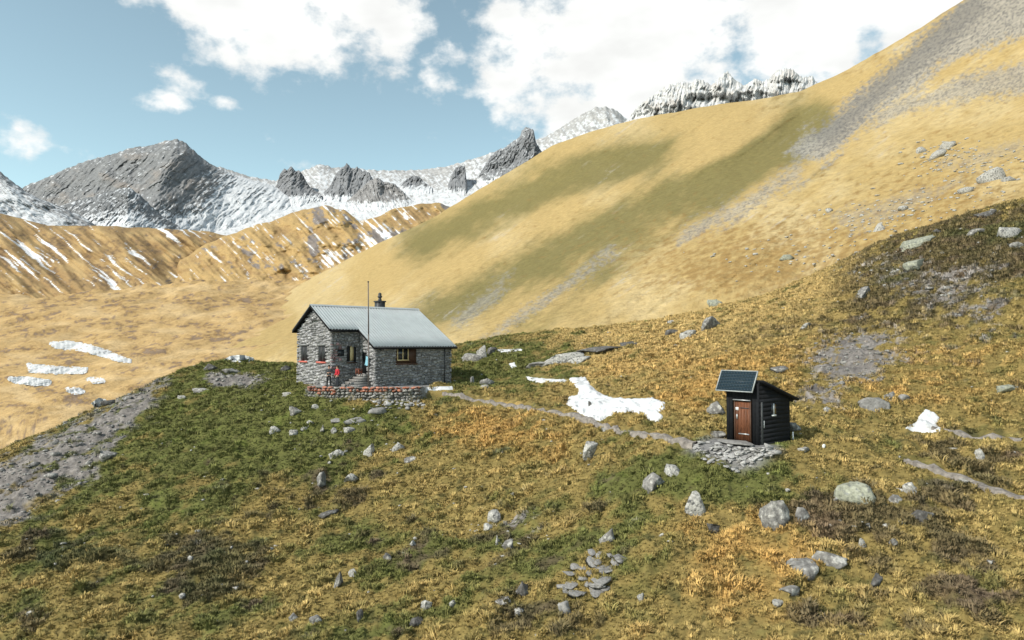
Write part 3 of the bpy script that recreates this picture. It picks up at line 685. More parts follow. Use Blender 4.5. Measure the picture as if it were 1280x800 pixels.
fr = [(-300, 235, 3600), (0, 240, 3600), (150, 235, 3600), (260, 206, 3500), (280, 210, 3500), (310, 220, 3500), (332, 224, 3500), (345, 226, 3500), (380, 213, 3500), (400, 205, 3500), (415, 209, 3500), (440, 210, 3500), (470, 213, 3500), (520, 213, 3500),
      (560, 208, 3400), (590, 199, 3350), (612, 192, 3300), (640, 182, 3200), (680, 172, 3150), (700, 160, 3100), (720, 147, 3100), (742, 135, 3050), (756, 133, 3000), (770, 138, 3000), (785, 149, 3000), (820, 150, 3000), (900, 150, 3000), (1060, 150, 3000)]
frm = [(-300, 275, 2600), (0, 275, 2600), (250, 262, 2550), (330, 255, 2500), (420, 245, 2500), (520, 238, 2450), (612, 225, 2400), (700, 205, 2400), (800, 190, 2400), (1060, 190, 2400)]
frb = [(-300, 340, 1500), (250, 325, 1500), (420, 310, 1500), (612, 290, 1500), (800, 260, 1500), (1060, 240, 1500)]
RIDGE = mountain('snowy_ridge', fr, frb, [frm], 1000, [80, 120, 6], 601, cn=1.5, relief=.020, wid=18, snow_bias=-.20, rockc=(.33, .325, .32), lean=-.5, amp_hi=.010,
         snowf=lambda X, Y: .16 * sstep(225, 260, Y) - .25 * sstep(16, 2, Y - np.interp(X, [p_[0] for p_ in fr], [p_[1] for p_ in fr])) - .35 * blobs(X, Y, [(230, 275, 14, 10, 1), (200, 270, 30, 8, .5), (320, 262, 30, 20, .35), (545, 225, 30, 12, .5), (390, 235, 20, 12, .4)]))

pk = [(-60, 268, 2700), (-20, 252, 2700), (20, 238, 2700), (40, 229, 2700), (60, 221, 2700), (85, 210, 2700), (110, 200, 2700), (125, 197, 2700), (140, 193, 2700), (160, 186, 2700), (172, 183, 2700), (182, 183, 2700), (195, 180, 2680), (203, 177, 2650), (212, 175, 2620), (222, 174, 2600),
      (232, 178, 2620), (240, 186, 2640), (250, 195, 2660), (262, 204, 2680), (280, 213, 2700), (305, 222, 2700), (340, 232, 2700), (390, 255, 2700)]
pkm = [(-60, 285, 2300), (20, 270, 2300), (110, 250, 2300), (200, 235, 2200), (260, 240, 2250), (320, 252, 2300), (390, 270, 2300)]
pkb = [(-60, 330, 1900), (100, 320, 1850), (222, 318, 1850), (390, 320, 1900)]
def pk_depth(X, Y):
    # arete that runs down from the summit: the left flank looks at the sun, the right one away from it
    xa = 222 - (Y - 175) * .36
    a = .085 * np.clip(1 - np.abs(X - xa) / 85, 0, 1) * sstep(170, 190, Y)
    xb = 140 - (Y - 192) * .45
    return a + .035 * np.clip(1 - np.abs(X - xb) / 40, 0, 1)
mountain('rocky_peak', pk, pkb, [pkm], 460, [70, 130, 6], 651, cn=1.3, relief=.020, wid=15, snow_bias=-.55, rockc=(.175, .178, .182), lean=1.0, warm=.25, depth=pk_depth, amp_hi=.012, crestf=6,
         snowf=lambda X, Y: .7 * sstep(0, 60, X - (245 - (Y - 200) * .3)) * sstep(200, 232, Y) + .75 * sstep(240, 285, Y) - .25 * blobs(X, Y, [(225, 230, 20, 24, 1.0)]))

r2c = [(35, 275, 1900), (55, 262, 1880), (80, 256, 1870), (110, 247, 1850), (135, 240, 1830), (150, 236, 1820), (160, 234, 1815), (172, 241, 1820), (182, 250, 1830), (192, 261, 1840), (202, 270, 1850), (225, 284, 1880)]
mountain('rocky_shoulder', r2c, [(35, 325, 1300), (160, 320, 1300), (225, 320, 1350)], [[(35, 292, 1550), (160, 272, 1500), (225, 296, 1560)]], 240, [50, 70, 5], 701, cn=1.6, relief=.03, wid=9, snow_bias=-.40, rockc=(.15, .155, .16), lean=.9,
         snowf=lambda X, Y: 1.0 * sstep(0, 26, Y - np.interp(X, [35, 110, 160, 200, 225], [270, 262, 255, 272, 290])))
lec = [(-350, 60, 1650), (-200, 120, 1600), (-80, 182, 1550), (0, 214, 1500), (12, 224, 1490), (30, 238, 1480), (48, 248, 1470), (75, 258, 1460), (105, 272, 1450), (135, 292, 1440)]
mountain('striped_mountain', lec, [(-350, 330, 1150), (0, 320, 1150), (135, 325, 1150)], [[(-350, 190, 1350), (-80, 245, 1320), (0, 262, 1300), (135, 306, 1300)]], 280, [50, 80, 5], 731, cn=1.2, relief=.025, wid=14, snow_bias=.28, rockc=(.20, .205, .215), lean=-1.3,
         snowf=lambda X, Y: -.7 * sstep(28, 0, Y - np.interp(X, [-350, 0, 50, 135], [60, 214, 249, 292])))

DK = (.185, .19, .20)
def tower(name, crest, yb, Y, seed, bias=-.9, wid=7, lean=.3, cn=1.6, rockc=DK, warm=0, relief=.022):
    x0, x1 = crest[0][0], crest[-1][0]
    if Y is None: DB = lambda x, y: RIDGE.at(x, y).y
    else: DB = lambda x, y: Y
    cr_pts = [(x, y, DB(x, yb) * 1.035) for x, y in crest]
    b = [(x, yb + 16, DB(x, yb + 16) * (1.04 if Y is None else .86)) for x, y in crest]
    m_ = [(x, lerp(min(y, yb), yb, .6), DB(x, yb) * (.985 if Y is None else .95)) for x, y in crest]
    return mountain(name, cr_pts, b, [m_], int((x1 - x0) * 1.6) + 20, [26, 46, 5], seed, cn=cn, relief=relief, wid=wid, snow_bias=bias, rockc=rockc, lean=lean, amp_hi=.012, crestf=3.2, warm=warm,
                    snowf=lambda X, Y_: 1.3 * sstep(yb - 8, yb + 8, Y_))
tower('rock_tower', [(326, 252), (338, 243), (346, 233), (350, 218), (355, 211), (359, 213), (364, 208), (369, 214), (375, 214), (380, 222), (386, 234), (402, 248)], 246, None, 801, lean=.8, bias=-.75)
tower('rock_tower', [(404, 246), (412, 236), (418, 222), (424, 213), (430, 208), (434, 204), (440, 212), (446, 209), (453, 214), (461, 216), (468, 228), (480, 244)], 243, None, 811)
tower('rock_tower', [(424, 266), (438, 251), (450, 238), (462, 226), (472, 222), (480, 228), (492, 230), (503, 240), (516, 256), (530, 268)], 254, None, 821, bias=-.55, lean=-.4, rockc=(.22, .215, .215))
tower('rock_tower', [(560, 236), (564, 222), (569, 211), (575, 208), (581, 208), (582, 216), (577, 228), (575.5, 238)][:6] + [(584, 236)], 233, None, 831, bias=-1.2, cn=.7)
tower('rock_tower', [(500, 236), (508, 226), (516, 221), (524, 222), (530, 230), (540, 240)], 236, None, 836, bias=-.55, cn=1.0)
tower('rock_tower', [(596, 228), (606, 208), (613, 196), (622, 188), (632, 184), (642, 176), (649, 172), (653, 162), (657, 159), (662, 160), (667, 162), (670, 178), (676, 188), (700, 214)], 226, None, 841, bias=-.35, lean=.6, wid=6, cn=1.3)
ce = [(770, 165), (784, 150), (800, 130), (815, 120), (830, 109), (840, 105), (855, 102), (864, 104), (872, 98), (882, 102), (890, 107), (900, 96), (905, 91), (910, 89), (915, 96), (921, 101), (930, 107), (938, 102), (945, 98), (952, 102), (960, 100), (966, 93), (972, 88), (982, 85), (992, 87), (998, 94), (1006, 96), (1015, 95), (1022, 104), (1050, 130)]
tower('rock_crest', ce, 175, 1900, 851, bias=-.30, wid=16, lean=.25, cn=1.8, rockc=(.47, .465, .455), warm=.3, relief=.06)

# ------------------------------------------------------------------ rocks
def _ico(n):
    bm = bmesh.new(); bmesh.ops.create_icosphere(bm, subdivisions=n, radius=1.0)
    v = np.array([x.co[:] for x in bm.verts]); f = np.array([[q.index for q in p.verts] for p in bm.faces]); bm.free(); return v, f
ICO = {k: _ico(k) for k in (1, 2, 3, 4)}

def rock_arr(seed, dims, n=3, cuts=13, flat=0.0, noise=.07):
    r = np.random.default_rng(seed); v, f = ICO[n]; v = v.copy()
    for k in range(cuts):
        d = r.normal(size=3); d /= np.linalg.norm(d)
        if flat and k < 3: d = np.array([r.normal() * .12, r.normal() * .12, 1.0 if k < 2 else -1.0]); d /= np.linalg.norm(d)
        o = r.uniform(.34, .74) if not (flat and k < 3) else 1 - flat * r.uniform(.75, 1)
        e = np.maximum(v @ d - o, 0); v -= e[:, None] * d
    if noise:
        s0 = r.uniform(0, 50)
        e = fbm(v[:, 0] * 3.2 + s0 + v[:, 2] * 1.7, v[:, 1] * 3.2 + v[:, 2] * 2.3, 4, int(seed) % 1000, gain=.65)
        v *= (1 + noise * 2 * e)[:, None]
    if n >= 3:
        e = ridged(v[:, 0] * 1.1 + v[:, 1] * .8 + s0, v[:, 2] * 3.4 + v[:, 0] * .9, 3, int(seed) % 991); v *= (1 - .055 * np.maximum(e, 0) ** 2)[:, None]
    lo, hi = v.min(0), v.max(0); v = (v - (lo + hi) / 2) / (hi - lo)
    return v * np.array(dims), f

def rock_mesh(name, seed, dims, **k):
    v, f = rock_arr(seed, dims, **k); return new_mesh(name, v, f, smooth=False)

_rs = [100]
def rock(name, label, px, py, w, h, m='rock', tilt=0, flat=0.0, dep=.8, where=None, group=None, sink=.33, cat='rock', n=3, yaw=None):
    """a rock whose foot shows at photograph pixel (px, py), w x h pixels large"""
    p = (where or hit)(px, py); k = p.y / FPX; _rs[0] += 1; sd_ = _rs[0]
    W_, H_ = w * k, h * k / (1 - sink * .9)
    D_ = max(W_ * dep, H_ * .5)
    me = rock_mesh(name, sd_, (W_, D_, H_), n=n, flat=flat, noise=.12)
    r = random.Random(sd_)
    o = obj(name, me, M[m]); o.location = p + Vector((0, D_ * .36, H_ * (.5 - sink)))
    o.rotation_euler = (r.uniform(-.08, .08), math.radians(tilt), r.uniform(-.35, .35) if yaw is None else yaw)
    return tag(o, label, cat, group)

R_NEAR = [
 # right of and behind the hut
 ('boulder', 'long flat grey boulder behind the right end of the hut', 589, 452, 36, 11, 'rock', 0, .3), ('boulder', 'pale upright boulder standing on the long flat boulder behind the hut', 602, 447, 15, 17, 'rock_light', 8, 0),
 ('boulder', 'dark angular boulder right of the pale upright boulder behind the hut', 615, 443, 14, 10, 'rock_dark', 0, 0), ('rock', 'brownish flat rock in the grass at the right corner of the hut', 609, 482, 24, 10, 'rock', 0, .3),
 ('rock', 'small pinkish stone in front of the brownish flat rock by the hut corner', 604, 487, 14, 6, 'rock_light', 0, .2), ('rock', 'thin upright slab between the hut corner and the brownish rock', 590, 480, 6, 10, 'slate', 4, 0),
 # outcrop in the middle
 ('rock_slab', 'long grey rock slab lying in the green saddle right of the hut', 700, 454, 60, 12, 'rock_light', -7, .35), ('rock_slab', 'dark ridged slab above the long grey slab in the saddle', 752, 441, 56, 9, 'rock_dark', -9, .3),
 ('rock_slab', 'low grey slab at the left foot of the saddle outcrop', 674, 458, 34, 6, 'rock', -8, .4), ('rock_slab', 'narrow dark slab at the upper right end of the saddle outcrop', 786, 433, 32, 6, 'rock_dark', -8, .3),
 ('rock_slab', 'pale slab edging the lower side of the saddle outcrop', 722, 453, 36, 7, 'rock_light', -8, .35),
 ('rock', 'layered grey rock, largest of the outcrop high above the shed', 892, 411, 38, 17, 'rock', -12, .1), ('rock', 'flat pale rock below the layered outcrop above the shed', 861, 423, 22, 11, 'rock_light', -8, .3),
 ('rock', 'flat dark rock at the left end of the outcrop above the shed', 842, 419, 20, 8, 'rock_dark', -4, .3), ('rock', 'greenish flat rock lying above the outcrop over the shed', 895, 381, 20, 8, 'rock_green', 0, .35),
 # below the shed
 ('boulder', 'rounded grey boulder nearest the left of the green hollow below the shed', 820, 613, 32, 21, 'rock', 0, 0), ('boulder', 'flat pale boulder just behind the rounded grey one below the trail', 844, 594, 24, 13, 'rock_light', 0, .25),
 ('boulder', 'egg-shaped pale boulder alone in the green grass below the shed', 870, 646, 29, 31, 'rock_light', -18, 0), ('boulder', 'small dark boulder down right of the egg-shaped pale boulder', 893, 667, 16, 13, 'rock_dark', 0, 0),
 ('boulder', 'blocky standing stone in orange grass below the snow patch and trail', 737, 577, 17, 25, 'rock_light', 10, 0), ('boulder', 'big grey boulder with a dark undercut, left of a pair', 974, 659, 36, 34, 'rock', -8, 0),
 ('boulder', 'smaller square grey boulder, right of a pair', 1005, 653, 19, 19, 'rock', 0, 0), ('boulder', 'largest boulder, broad and covered in greenish lichen', 1075, 632, 48, 28, 'rock_green', 0, .12),
 ('rock', 'small pale stone against the left side of the lichen boulder', 1045, 629, 14, 9, 'rock_light', 0, 0), ('rock', 'pale square rock in dark heather right of the lichen boulder', 1142, 618, 19, 15, 'rock_light', 0, 0),
 ('rock', 'grey tilted rock in dark heather between lichen boulder and pale square rock', 1122, 629, 16, 10, 'rock', 14, .2), ('rock', 'dark grey rock sunk in heather below the pale square rock', 1157, 650, 30, 12, 'rock_dark', -8, .2),
 ('rock', 'broad dark grey rock, upper of two touching in the heather slope', 1042, 708, 42, 16, 'rock', 0, .2), ('rock', 'broad dark grey rock, lower of two touching in the heather slope', 1012, 723, 40, 20, 'rock', 6, .1),
 ('rock', 'pale flat-topped rock with a dark hollow beneath, lower right foreground', 991, 746, 26, 13, 'rock', 4, .25), ('rock', 'half-buried pale rock left below the flat-topped one', 974, 759, 16, 9, 'rock_light', 20, 0),
 ('rock', 'small pale stone in the heather midway below the lichen boulder', 1079, 684, 11, 11, 'rock_light', 0, 0), ('rock', 'small grey stone in the heather right of the midway pale one', 1121, 685, 12, 11, 'rock', 0, 0),
 ('rock', 'little grey stone just below the lichen boulder', 1087, 662, 11, 8, 'rock', 0, 0), ('rock', 'angular dark rock showing through grass at the heather edge, lower right', 1098, 735, 22, 16, 'rock_dark', -20, 0),
 ('rock', 'pale pointed stone standing above the right-hand trail', 1228, 578, 9, 18, 'rock_light', 6, 0), ('rock', 'pale stone lying beside the right-hand trail bend', 1207, 606, 14, 8, 'rock_light', 18, 0),
 ('rock_slab', 'wide flat slate slab on bare ground between shed and small snow patch', 1094, 514, 36, 19, 'slate', 12, .55), ('rock', 'dark slab leaning right of the wide slate slab', 1116, 501, 18, 11, 'slate', -14, .3),
 ('rock', 'grey slab behind and right of the leaning dark slab', 1133, 502, 17, 10, 'slate', -6, .3), ('rock', 'greenish flat rock at the right edge of the picture', 1266, 490, 28, 9, 'rock_green', -6, .3),
 ('rock', 'small rounded stone on bare ground left of the slate slab', 1036, 515, 13, 7, 'rock_light', 0, 0),
 # dark hillside, upper right
 ('rock_slab', 'long tilted slab on the skyline of the dark hillside', 1150, 309, 62, 13, 'rock_green', -20, .3), ('rock', 'small dark rock at the upper end of the skyline slab', 1176, 291, 14, 7, 'rock_dark', -10, 0),
 ('rock_slab', 'pale greenish tilted slab below the skyline slab', 1151, 334, 32, 14, 'rock_green', -34, .3), ('rock_slab', 'grey tilted slab in heather on the dark hillside, left of the others', 1084, 373, 32, 13, 'rock', -32, .3),
 ('rock', 'large pale rock cut by the right edge of the picture on the dark hillside', 1269, 296, 32, 17, 'rock_light', -10, .2), ('rock', 'flat pale rock on the lower heather slope left, above the bare ground', 1010, 412, 18, 9, 'rock_light', -24, .2),
 ('rock', 'small pale stone below the left of the skyline slab', 1120, 341, 12, 6, 'rock_light', 0, 0), ('rock', 'dark rocky knob on the skyline by the right edge', 1236, 272, 24, 10, 'rock_dark', -14, 0),
 ('rock', 'flat grey rock on bare purple ground up the dark hillside', 1226, 293, 26, 9, 'rock', -8, .2), ('rock', 'grey rock in dark heather beneath the large edge rock', 1274, 312, 18, 11, 'rock', 0, 0),
 ('rock', 'pale rock in the heather above and right of the shed', 977, 467, 22, 9, 'rock', -8, .2),
 # around the shed
 ('rock', 'grey rock showing behind the left wall of the shed', 897, 518, 26, 15, 'rock', -20, 0), ('rock', 'flat grey rock at the left foot of the shed', 899, 547, 20, 8, 'rock', 0, .2),
 ('rock_slab', 'pale flat slab lying in grass right of the shed', 1007, 566, 19, 7, 'rock_light', 0, .4), ('rock_slab', 'dark low slab reaching right from the rubble under the shed', 962, 571, 40, 8, 'rock', -3, .35),
 ('rock', 'grey rock leaning behind the right rear corner of the shed', 993, 540, 20, 12, 'rock', 10, 0), ('rock', 'pale stone below the trail, left of the rubble heap', 757, 540, 12, 6, 'rock_light', 0, .2),
 ('rock', 'small dark upright stone melting out of the large snow patch', 738, 510, 5, 9, 'rock_dark', 0, 0),
 # slope below the hut
 ('boulder', 'dark grey boulder on the grass left of the terrace wall', 368, 519, 17, 12, 'rock', 0, 0), ('boulder', 'pale low boulder farthest left on the green slope below the hut', 343, 541, 15, 9, 'rock_light', -6, .1),
 ('boulder', 'pale upright boulder, tallest of four on the slope below the terrace', 460, 571, 14, 17, 'rock_light', 4, 0), ('boulder', 'pale leaning boulder left of the tallest one below the terrace', 421, 574, 17, 12, 'rock_light', -28, 0),
 ('boulder', 'pale flat boulder right of the tallest one below the terrace', 496, 563, 17, 10, 'rock_light', -14, 0), ('rock_slab', 'thin flat slab, lowest right of the boulders below the terrace', 512, 578, 20, 7, 'rock', -2, .4),
 ('rock_slab', 'widest dark slab of the stony patch below the terrace wall', 443, 532, 27, 10, 'slate', -6, .3), ('rock_slab', 'dark slab close under the terrace wall, right', 470, 518, 25, 8, 'slate', -3, .35),
 ('rock_slab', 'flat pale slab at the foot of the widest dark slab', 436, 541, 16, 7, 'rock_light', -3, .4), ('rock', 'flat grey stone left of the widest dark slab', 420, 529, 15, 6, 'slate', -4, .3),
 ('rock', 'pale stone left in the stony patch below the terrace', 388, 531, 10, 6, 'rock_light', 0, .1), ('rock', 'low pale stone at the lower left of the stony patch', 366, 542, 11, 5, 'rock_light', 0, .2),
 ('rock', 'narrow upright stone in the middle of the stony patch', 402, 540, 6, 10, 'rock', 6, 0), ('rock', 'squarish grey stone beside the narrow upright one', 417, 542, 8, 8, 'rock', 0, 0),
 ('rock', 'pale stone hard against the left end of the terrace wall', 393, 512, 10, 7, 'rock_light', 0, .1), ('rock', 'pale flat rock in grass left of the hut gable', 357, 495, 12, 5, 'rock_light', 0, .2),
 ('rock', 'dark boulder in grass behind the left edge of the hut', 356, 464, 13, 8, 'rock_dark', 0, 0), ('rock', 'pale knobbly rock on the mid slope below the four boulders', 438, 603, 19, 10, 'rock_light', 8, 0),
 ('rock', 'dark cracked rock in a heather hollow on the mid slope', 399, 610, 14, 20, 'rock', 16, 0), ('rock', 'grey low rock in the same heather hollow, lower right', 410, 648, 26, 9, 'rock_dark', -18, .1),
 ('rock', 'brightest pale rock on the brown stony patch in the middle', 618, 653, 19, 15, 'rock_light', -10, 0), ('rock', 'flat pale rock under the brightest one on the stony patch', 611, 664, 16, 8, 'rock_light', 4, .2),
 ('rock', 'small upright pale stone on the stony patch in the middle', 622, 681, 8, 12, 'rock_light', -8, 0), ('rock', 'grey leaning slab right of the small upright pale stone', 637, 687, 17, 12, 'rock', -40, .2),
 ('rock', 'pale wedge-shaped stone, bottom centre of the slope', 531, 765, 13, 14, 'rock_light', 24, .2), ('rock', 'dark broken rock below the pale wedge-shaped stone', 521, 786, 20, 12, 'rock_dark', 10, 0),
 ('rock', 'slim leaning grey stone on the lower left slope', 422, 734, 10, 18, 'rock', 14, 0), ('rock', 'pale small stone right of the slim leaning one', 441, 721, 12, 9, 'rock_light', -24, 0),
 ('rock', 'small white stone in grass between hut slope and bottom edge', 516, 683, 10, 7, 'rock_light', 0, 0), ('rock', 'pale stone in a dark hollow, bottom centre right of the wedge', 566, 760, 13, 9, 'rock_light', 12, 0),
 ('rock', 'dark bristly rock standing in grass left of the slate heap', 653, 747, 16, 20, 'rock_dark', 6, 0), ('rock', 'broad grey stone left below the bristly dark rock', 629, 759, 22, 10, 'rock', -8, .2),
 ('rock', 'pale rock in a hollow near the bottom edge, left', 393, 781, 16, 11, 'rock', 0, 0), ('rock', 'narrow dark upright stone near the bottom edge, left', 448, 778, 8, 15, 'rock_dark', 4, 0),
 ('rock', 'single pale slate stone lying below the slate heap', 706, 768, 16, 15, 'slate', -18, .35), ('rock', 'pale pointed stone alone right of the slate heap', 802, 754, 9, 12, 'rock_light', -8, 0),
 ('rock', 'leaning grey stone above right of the slate heap', 761, 677, 15, 17, 'rock', 34, 0), ('rock', 'pale low stone near the bottom, right of the slim leaning one', 366, 776, 12, 9, 'rock', 0, 0),
 ('rock', 'squat grey stone in the middle grass, left of the bottom wedge', 484, 700, 12, 8, 'rock', 0, 0),
 # left scree and crest
 ('rock_slab', 'long tilted slab along the edge of the left scree', 124, 578, 32, 13, 'rock', -42, .2), ('rock', 'dark rock on the left crest next to a scrap of snow', 132, 508, 16, 8, 'rock_dark', -8, 0),
 ('rock', 'dark rock on the crest line left of the hut', 260, 463, 17, 9, 'rock_dark', -8, 0), ('rock', 'flat grey rock beside the bare patch left of the hut', 286, 467, 24, 7, 'rock', 0, .3),
 ('rock_slab', 'thin flat slab in grass below the bare patch left of the hut', 249, 490, 28, 5, 'rock', 3, .3), ('rock', 'small pale stone in the green slope left of the hut', 226, 498, 10, 6, 'rock_light', -30, 0),
]
for a in R_NEAR:
    nm, lab, px, py, w, h, m_, tl, fl = a
    rock(nm, lab, px, py, w, h, m_, tl, fl)
R_ALP = [('rock', 'pale boulder, upper of a pair high on the golden slope at right', 1190, 183, 20, 10, 'rock_light', -14, .1), ('rock', 'pale boulder, lower of a pair high on the golden slope at right', 1176, 196, 26, 11, 'rock_light', -8, .1),
         ('rock', 'big pale boulder near the right edge high on the golden slope', 1246, 224, 34, 16, 'rock_light', -22, .1), ('rock', 'grey boulder in the stony band of the golden slope', 1100, 288, 15, 10, 'rock_light', -8, 0),
         ('rock', 'flat greenish rock low on the golden slope above the outcrop', 984, 324, 22, 7, 'rock_green', -6, .3), ('rock', 'pale boulder left of the upper pair on the golden slope', 1153, 190, 14, 8, 'rock_light', -12, 0),
         ('rock', 'small pale rock right of the stony band', 1130, 262, 14, 6, 'rock_light', -18, .2), ('rock', 'pale rock below the big boulder at the right edge', 1210, 240, 18, 8, 'rock_light', -20, .1), ('rock', 'pale rock at the right edge under the big boulder', 1266, 226, 22, 8, 'rock_light', -18, .1),
         ('rock', 'small pale rock far up the golden slope by itself', 1038, 265, 9, 6, 'rock_light', 0, 0)]
for a in R_ALP:
    nm, lab, px, py, w, h, m_, tl, fl = a
    rock(nm, lab, px, py, w, h, m_, tl, fl, where=A.at, n=2)

# many little stones: nobody could count them
def stones(name, spots, mkey, seed, where=None, flat=.3):
    r = np.random.default_rng(seed); V_, F_, n_ = [], [], 0
    protos = [rock_arr(900 + k, (1, 1, 1), n=1, cuts=8, flat=flat, noise=.05) for k in range(9)]
    for (p, s) in spots:
        v, f = protos[r.integers(9)]; a = r.uniform(0, 6.28); ca, sa = math.cos(a), math.sin(a)
        q = v * np.array([s * r.uniform(.8, 1.5), s * r.uniform(.6, 1.0), s * r.uniform(.35, .75)])
        q = np.stack([q[:, 0] * ca - q[:, 1] * sa, q[:, 0] * sa + q[:, 1] * ca, q[:, 2]], 1)
        V_.append(q + np.array([p[0], p[1], p[2] + s * .06])); F_.append(f + n_); n_ += len(v)
    me = new_mesh(name, np.concatenate(V_), np.concatenate(F_)); o = obj(name, me, M[mkey]); return tag(o, kind='stuff')
r = np.random.default_rng(5)
vis = (np.abs(TT) < .85) & (YY < 100) & (NPY < 860)
def pick(weight, n, seed):
    w_ = (weight * vis * YY ** 1.15).ravel(); w_ = w_ / w_.sum(); idx = np.random.default_rng(seed).choice(len(w_), n, p=w_)
    return np.stack([XX.ravel()[idx], YY.ravel()[idx], ZZ.ravel()[idx]], 1)
sp = [(p, float(np.clip(r.lognormal(-2.0, .55), .05, .75)) * (p[1] / 40) ** .5) for p in pick(m_rockscree * (1 - m_pave), 3600, 1)]
tag(stones('scree_stones', sp, 'rock', 11), 'grey broken stones strewn over the scree and bare ground', 'stones')
sp = [(p, float(np.clip(r.lognormal(-2.15, .5), .05, .5)) * (p[1] / 30) ** .5) for p in pick((1 - bare) * (.12 + m_heat + .5 * blobs(NPX, NPY, [(430, 540, 70, 30, 3), (640, 670, 60, 30, 3)])), 1100, 2)]
tag(stones('grass_stones', sp, 'rock_light', 12), 'small pale stones scattered through the grass and heather', 'stones')
def alp_spots(L, n, seed, lo, hi):
    q = np.random.default_rng(seed); out = []
    for _ in range(n):
        x, y, rx, ry = L[q.integers(len(L))]; p = A.at(x + q.normal() * rx, y + q.normal() * ry); out.append((p, float(q.uniform(lo, hi)) * p.y / 150))
    return out
tag(stones('slope_stones', alp_spots([(1080, 280, 40, 12), (1180, 240, 50, 16), (1230, 210, 40, 14), (1000, 320, 50, 12), (1120, 265, 40, 10), (1180, 195, 25, 10)], 420, 3, .25, 1.0), 'rock_light', 13), 'pale stones strewn in bands across the golden slope', 'stones')

# ------------------------------------------------------------------ slate heap and rubble under the shed
def heap(name, label, cat, loc, items, mkeys):
    e = empty(name, loc); tag(e, label, cat)
    mesh = [rock_mesh('stone', 1300 + k, (1, 1, 1), n=1, cuts=9, flat=.35, noise=.05) for k in range(8)]
    variants = {}
    for i, (dx, dy, dz, sx, sy, sz, rx, ry, rz, mk) in enumerate(items):
        key = (i % 8, mk)
        if key not in variants:
            variants[key] = mesh[i % 8].copy(); variants[key].materials.append(M[mkeys[mk]])
        o = bpy.data.objects.new('stone', variants[key]); C.objects.link(o); o.parent = e
        o.location = (dx, dy, dz); o.scale = (sx, sy, sz); o.rotation_euler = (rx, ry, rz)
    return e
P0 = hit(738, 722); q = random.Random(31); it = []
for (px, py, w, h) in [(720, 737, 16, 14), (717, 727, 15, 14), (729, 720, 12, 9), (756, 708, 22, 12), (752, 722, 18, 12), (747, 730, 18, 8), (757, 733, 11, 9), (746, 738, 14, 9), (742, 700, 16, 9), (752, 694, 10, 6),
                       (718, 705, 10, 8), (730, 710, 14, 6), (776, 697, 14, 8), (770, 702, 10, 6), (741, 690, 9, 6), (714, 716, 16, 7), (703, 732, 11, 6), (709, 738, 8, 6), (736, 729, 9, 7), (762, 723, 9, 7), (764, 694, 8, 5), (738, 716, 8, 5), (748, 703, 7, 5), (728, 742, 9, 5)]:
    p = hit(px, py + h * .4); k = p.y / FPX; it.append((p.x - P0.x, p.y - P0.y + .05, p.z - P0.z + .03, w * k * 1.4, h * k * 2.7, .15, q.uniform(-.1, .35), q.uniform(-.15, .15), q.uniform(-.4, .4), 0 if q.random() < .8 else 1))
heap('slate_heap', 'loose heap of flat grey slate stones on the golden foreground slope', 'stone heap', P0, it, ['slate', 'rock'])

P0 = hit(905, 570); q = random.Random(32); it = []
HP = [(864, 556), (900, 552), (950, 557), (978, 562), (962, 572), (945, 578), (922, 590), (905, 588), (885, 580), (868, 568)]
for k_ in range(230):
    while True:
        px, py = q.uniform(862, 980), q.uniform(552, 592)
        if poly_sd(np.array([px]), np.array([py]), HP)[0] > 0: break
    p = hit(px, py); s = q.uniform(.16, .46) * (.75 if q.random() < .5 else 1); lift = q.uniform(-.03, .10)
    lx, ly = local(np.array([p.x]), np.array([p.y]), SHED_O, SHED_R)
    if -.05 < lx[0] < 2.6 and -.05 < ly[0] < 1.8: continue
    if -1.05 < lx[0] < 0 and -.1 < ly[0] < 1.95: lift = -.05; s *= .8
    it.append((p.x - P0.x, p.y - P0.y, p.z - P0.z + lift, s, s * q.uniform(.5, .8), s * q.uniform(.25, .5), q.uniform(-.5, .5), q.uniform(-.5, .5), q.uniform(0, 6.3), 0 if q.random() < .78 else (1 if q.random() < .6 else 2)))
heap('rubble_heap', 'pale broken rubble piled up under the slab in front of the black shed', 'stone heap', P0, it, ['rubble', 'slate', 'rock'])

# ------------------------------------------------------------------ trails
def trail(name, pts, width, label, lift=.05, seed=0, kerb=False):
    P = [hit(x, y) for x, y in pts]; Q = []
    for a, b in zip(P[:-1], P[1:]):
        n = max(3, int((b - a).length / .25)); Q += [a.lerp(b, k / n) for k in range(n)]
    Q.append(P[-1]); V_ = []; q = random.Random(seed)
    for i, p in enumerate(Q):
        d = (Q[min(i + 1, len(Q) - 1)] - Q[max(i - 1, 0)]); d.z = 0; d.normalize(); s = Vector((d.y, -d.x, 0))
        wv = width * (1 + .6 * float(fbm(np.array([i * .13]), np.array([seed + .5]), 3, 3)[0]))
        off = .25 * float(fbm(np.array([i * .06]), np.array([seed + 9.5]), 2, 4)[0])
        row = []
        for u, dz in ((-1.25, -.22), (-1, .0), (-.5, .0), (0, -.02), (.5, .0), (1, .0), (1.25, -.22)):
            c_ = p + s * (u * wv * .5 + off)
            row.append((c_.x, c_.y, height(c_.x, c_.y)))
        zs = sorted(t[2] for t in row); zm = zs[5]
        for (u, dz), t in zip(((-1.25, -.30), (-1, .0), (-.5, .01), (0, -.02), (.5, .01), (1, .0), (1.25, -.30)), row):
            V_.append((t[0], t[1], lerp(t[2], zm, .7) + lift + dz + q.uniform(-.012, .012)))
    me = new_mesh(name, V_, grid_faces(len(Q), 7), smooth=True); return tag(obj(name, me, M['path']), label, None, kind='structure')
trail('path', TRAIL_A, .32, 'narrow grey trodden path from the hut terrace to the black shed', .13, 1)
trail('path', TRAIL_B, .34, 'narrow trodden path leaving the picture at the right', .10, 2)
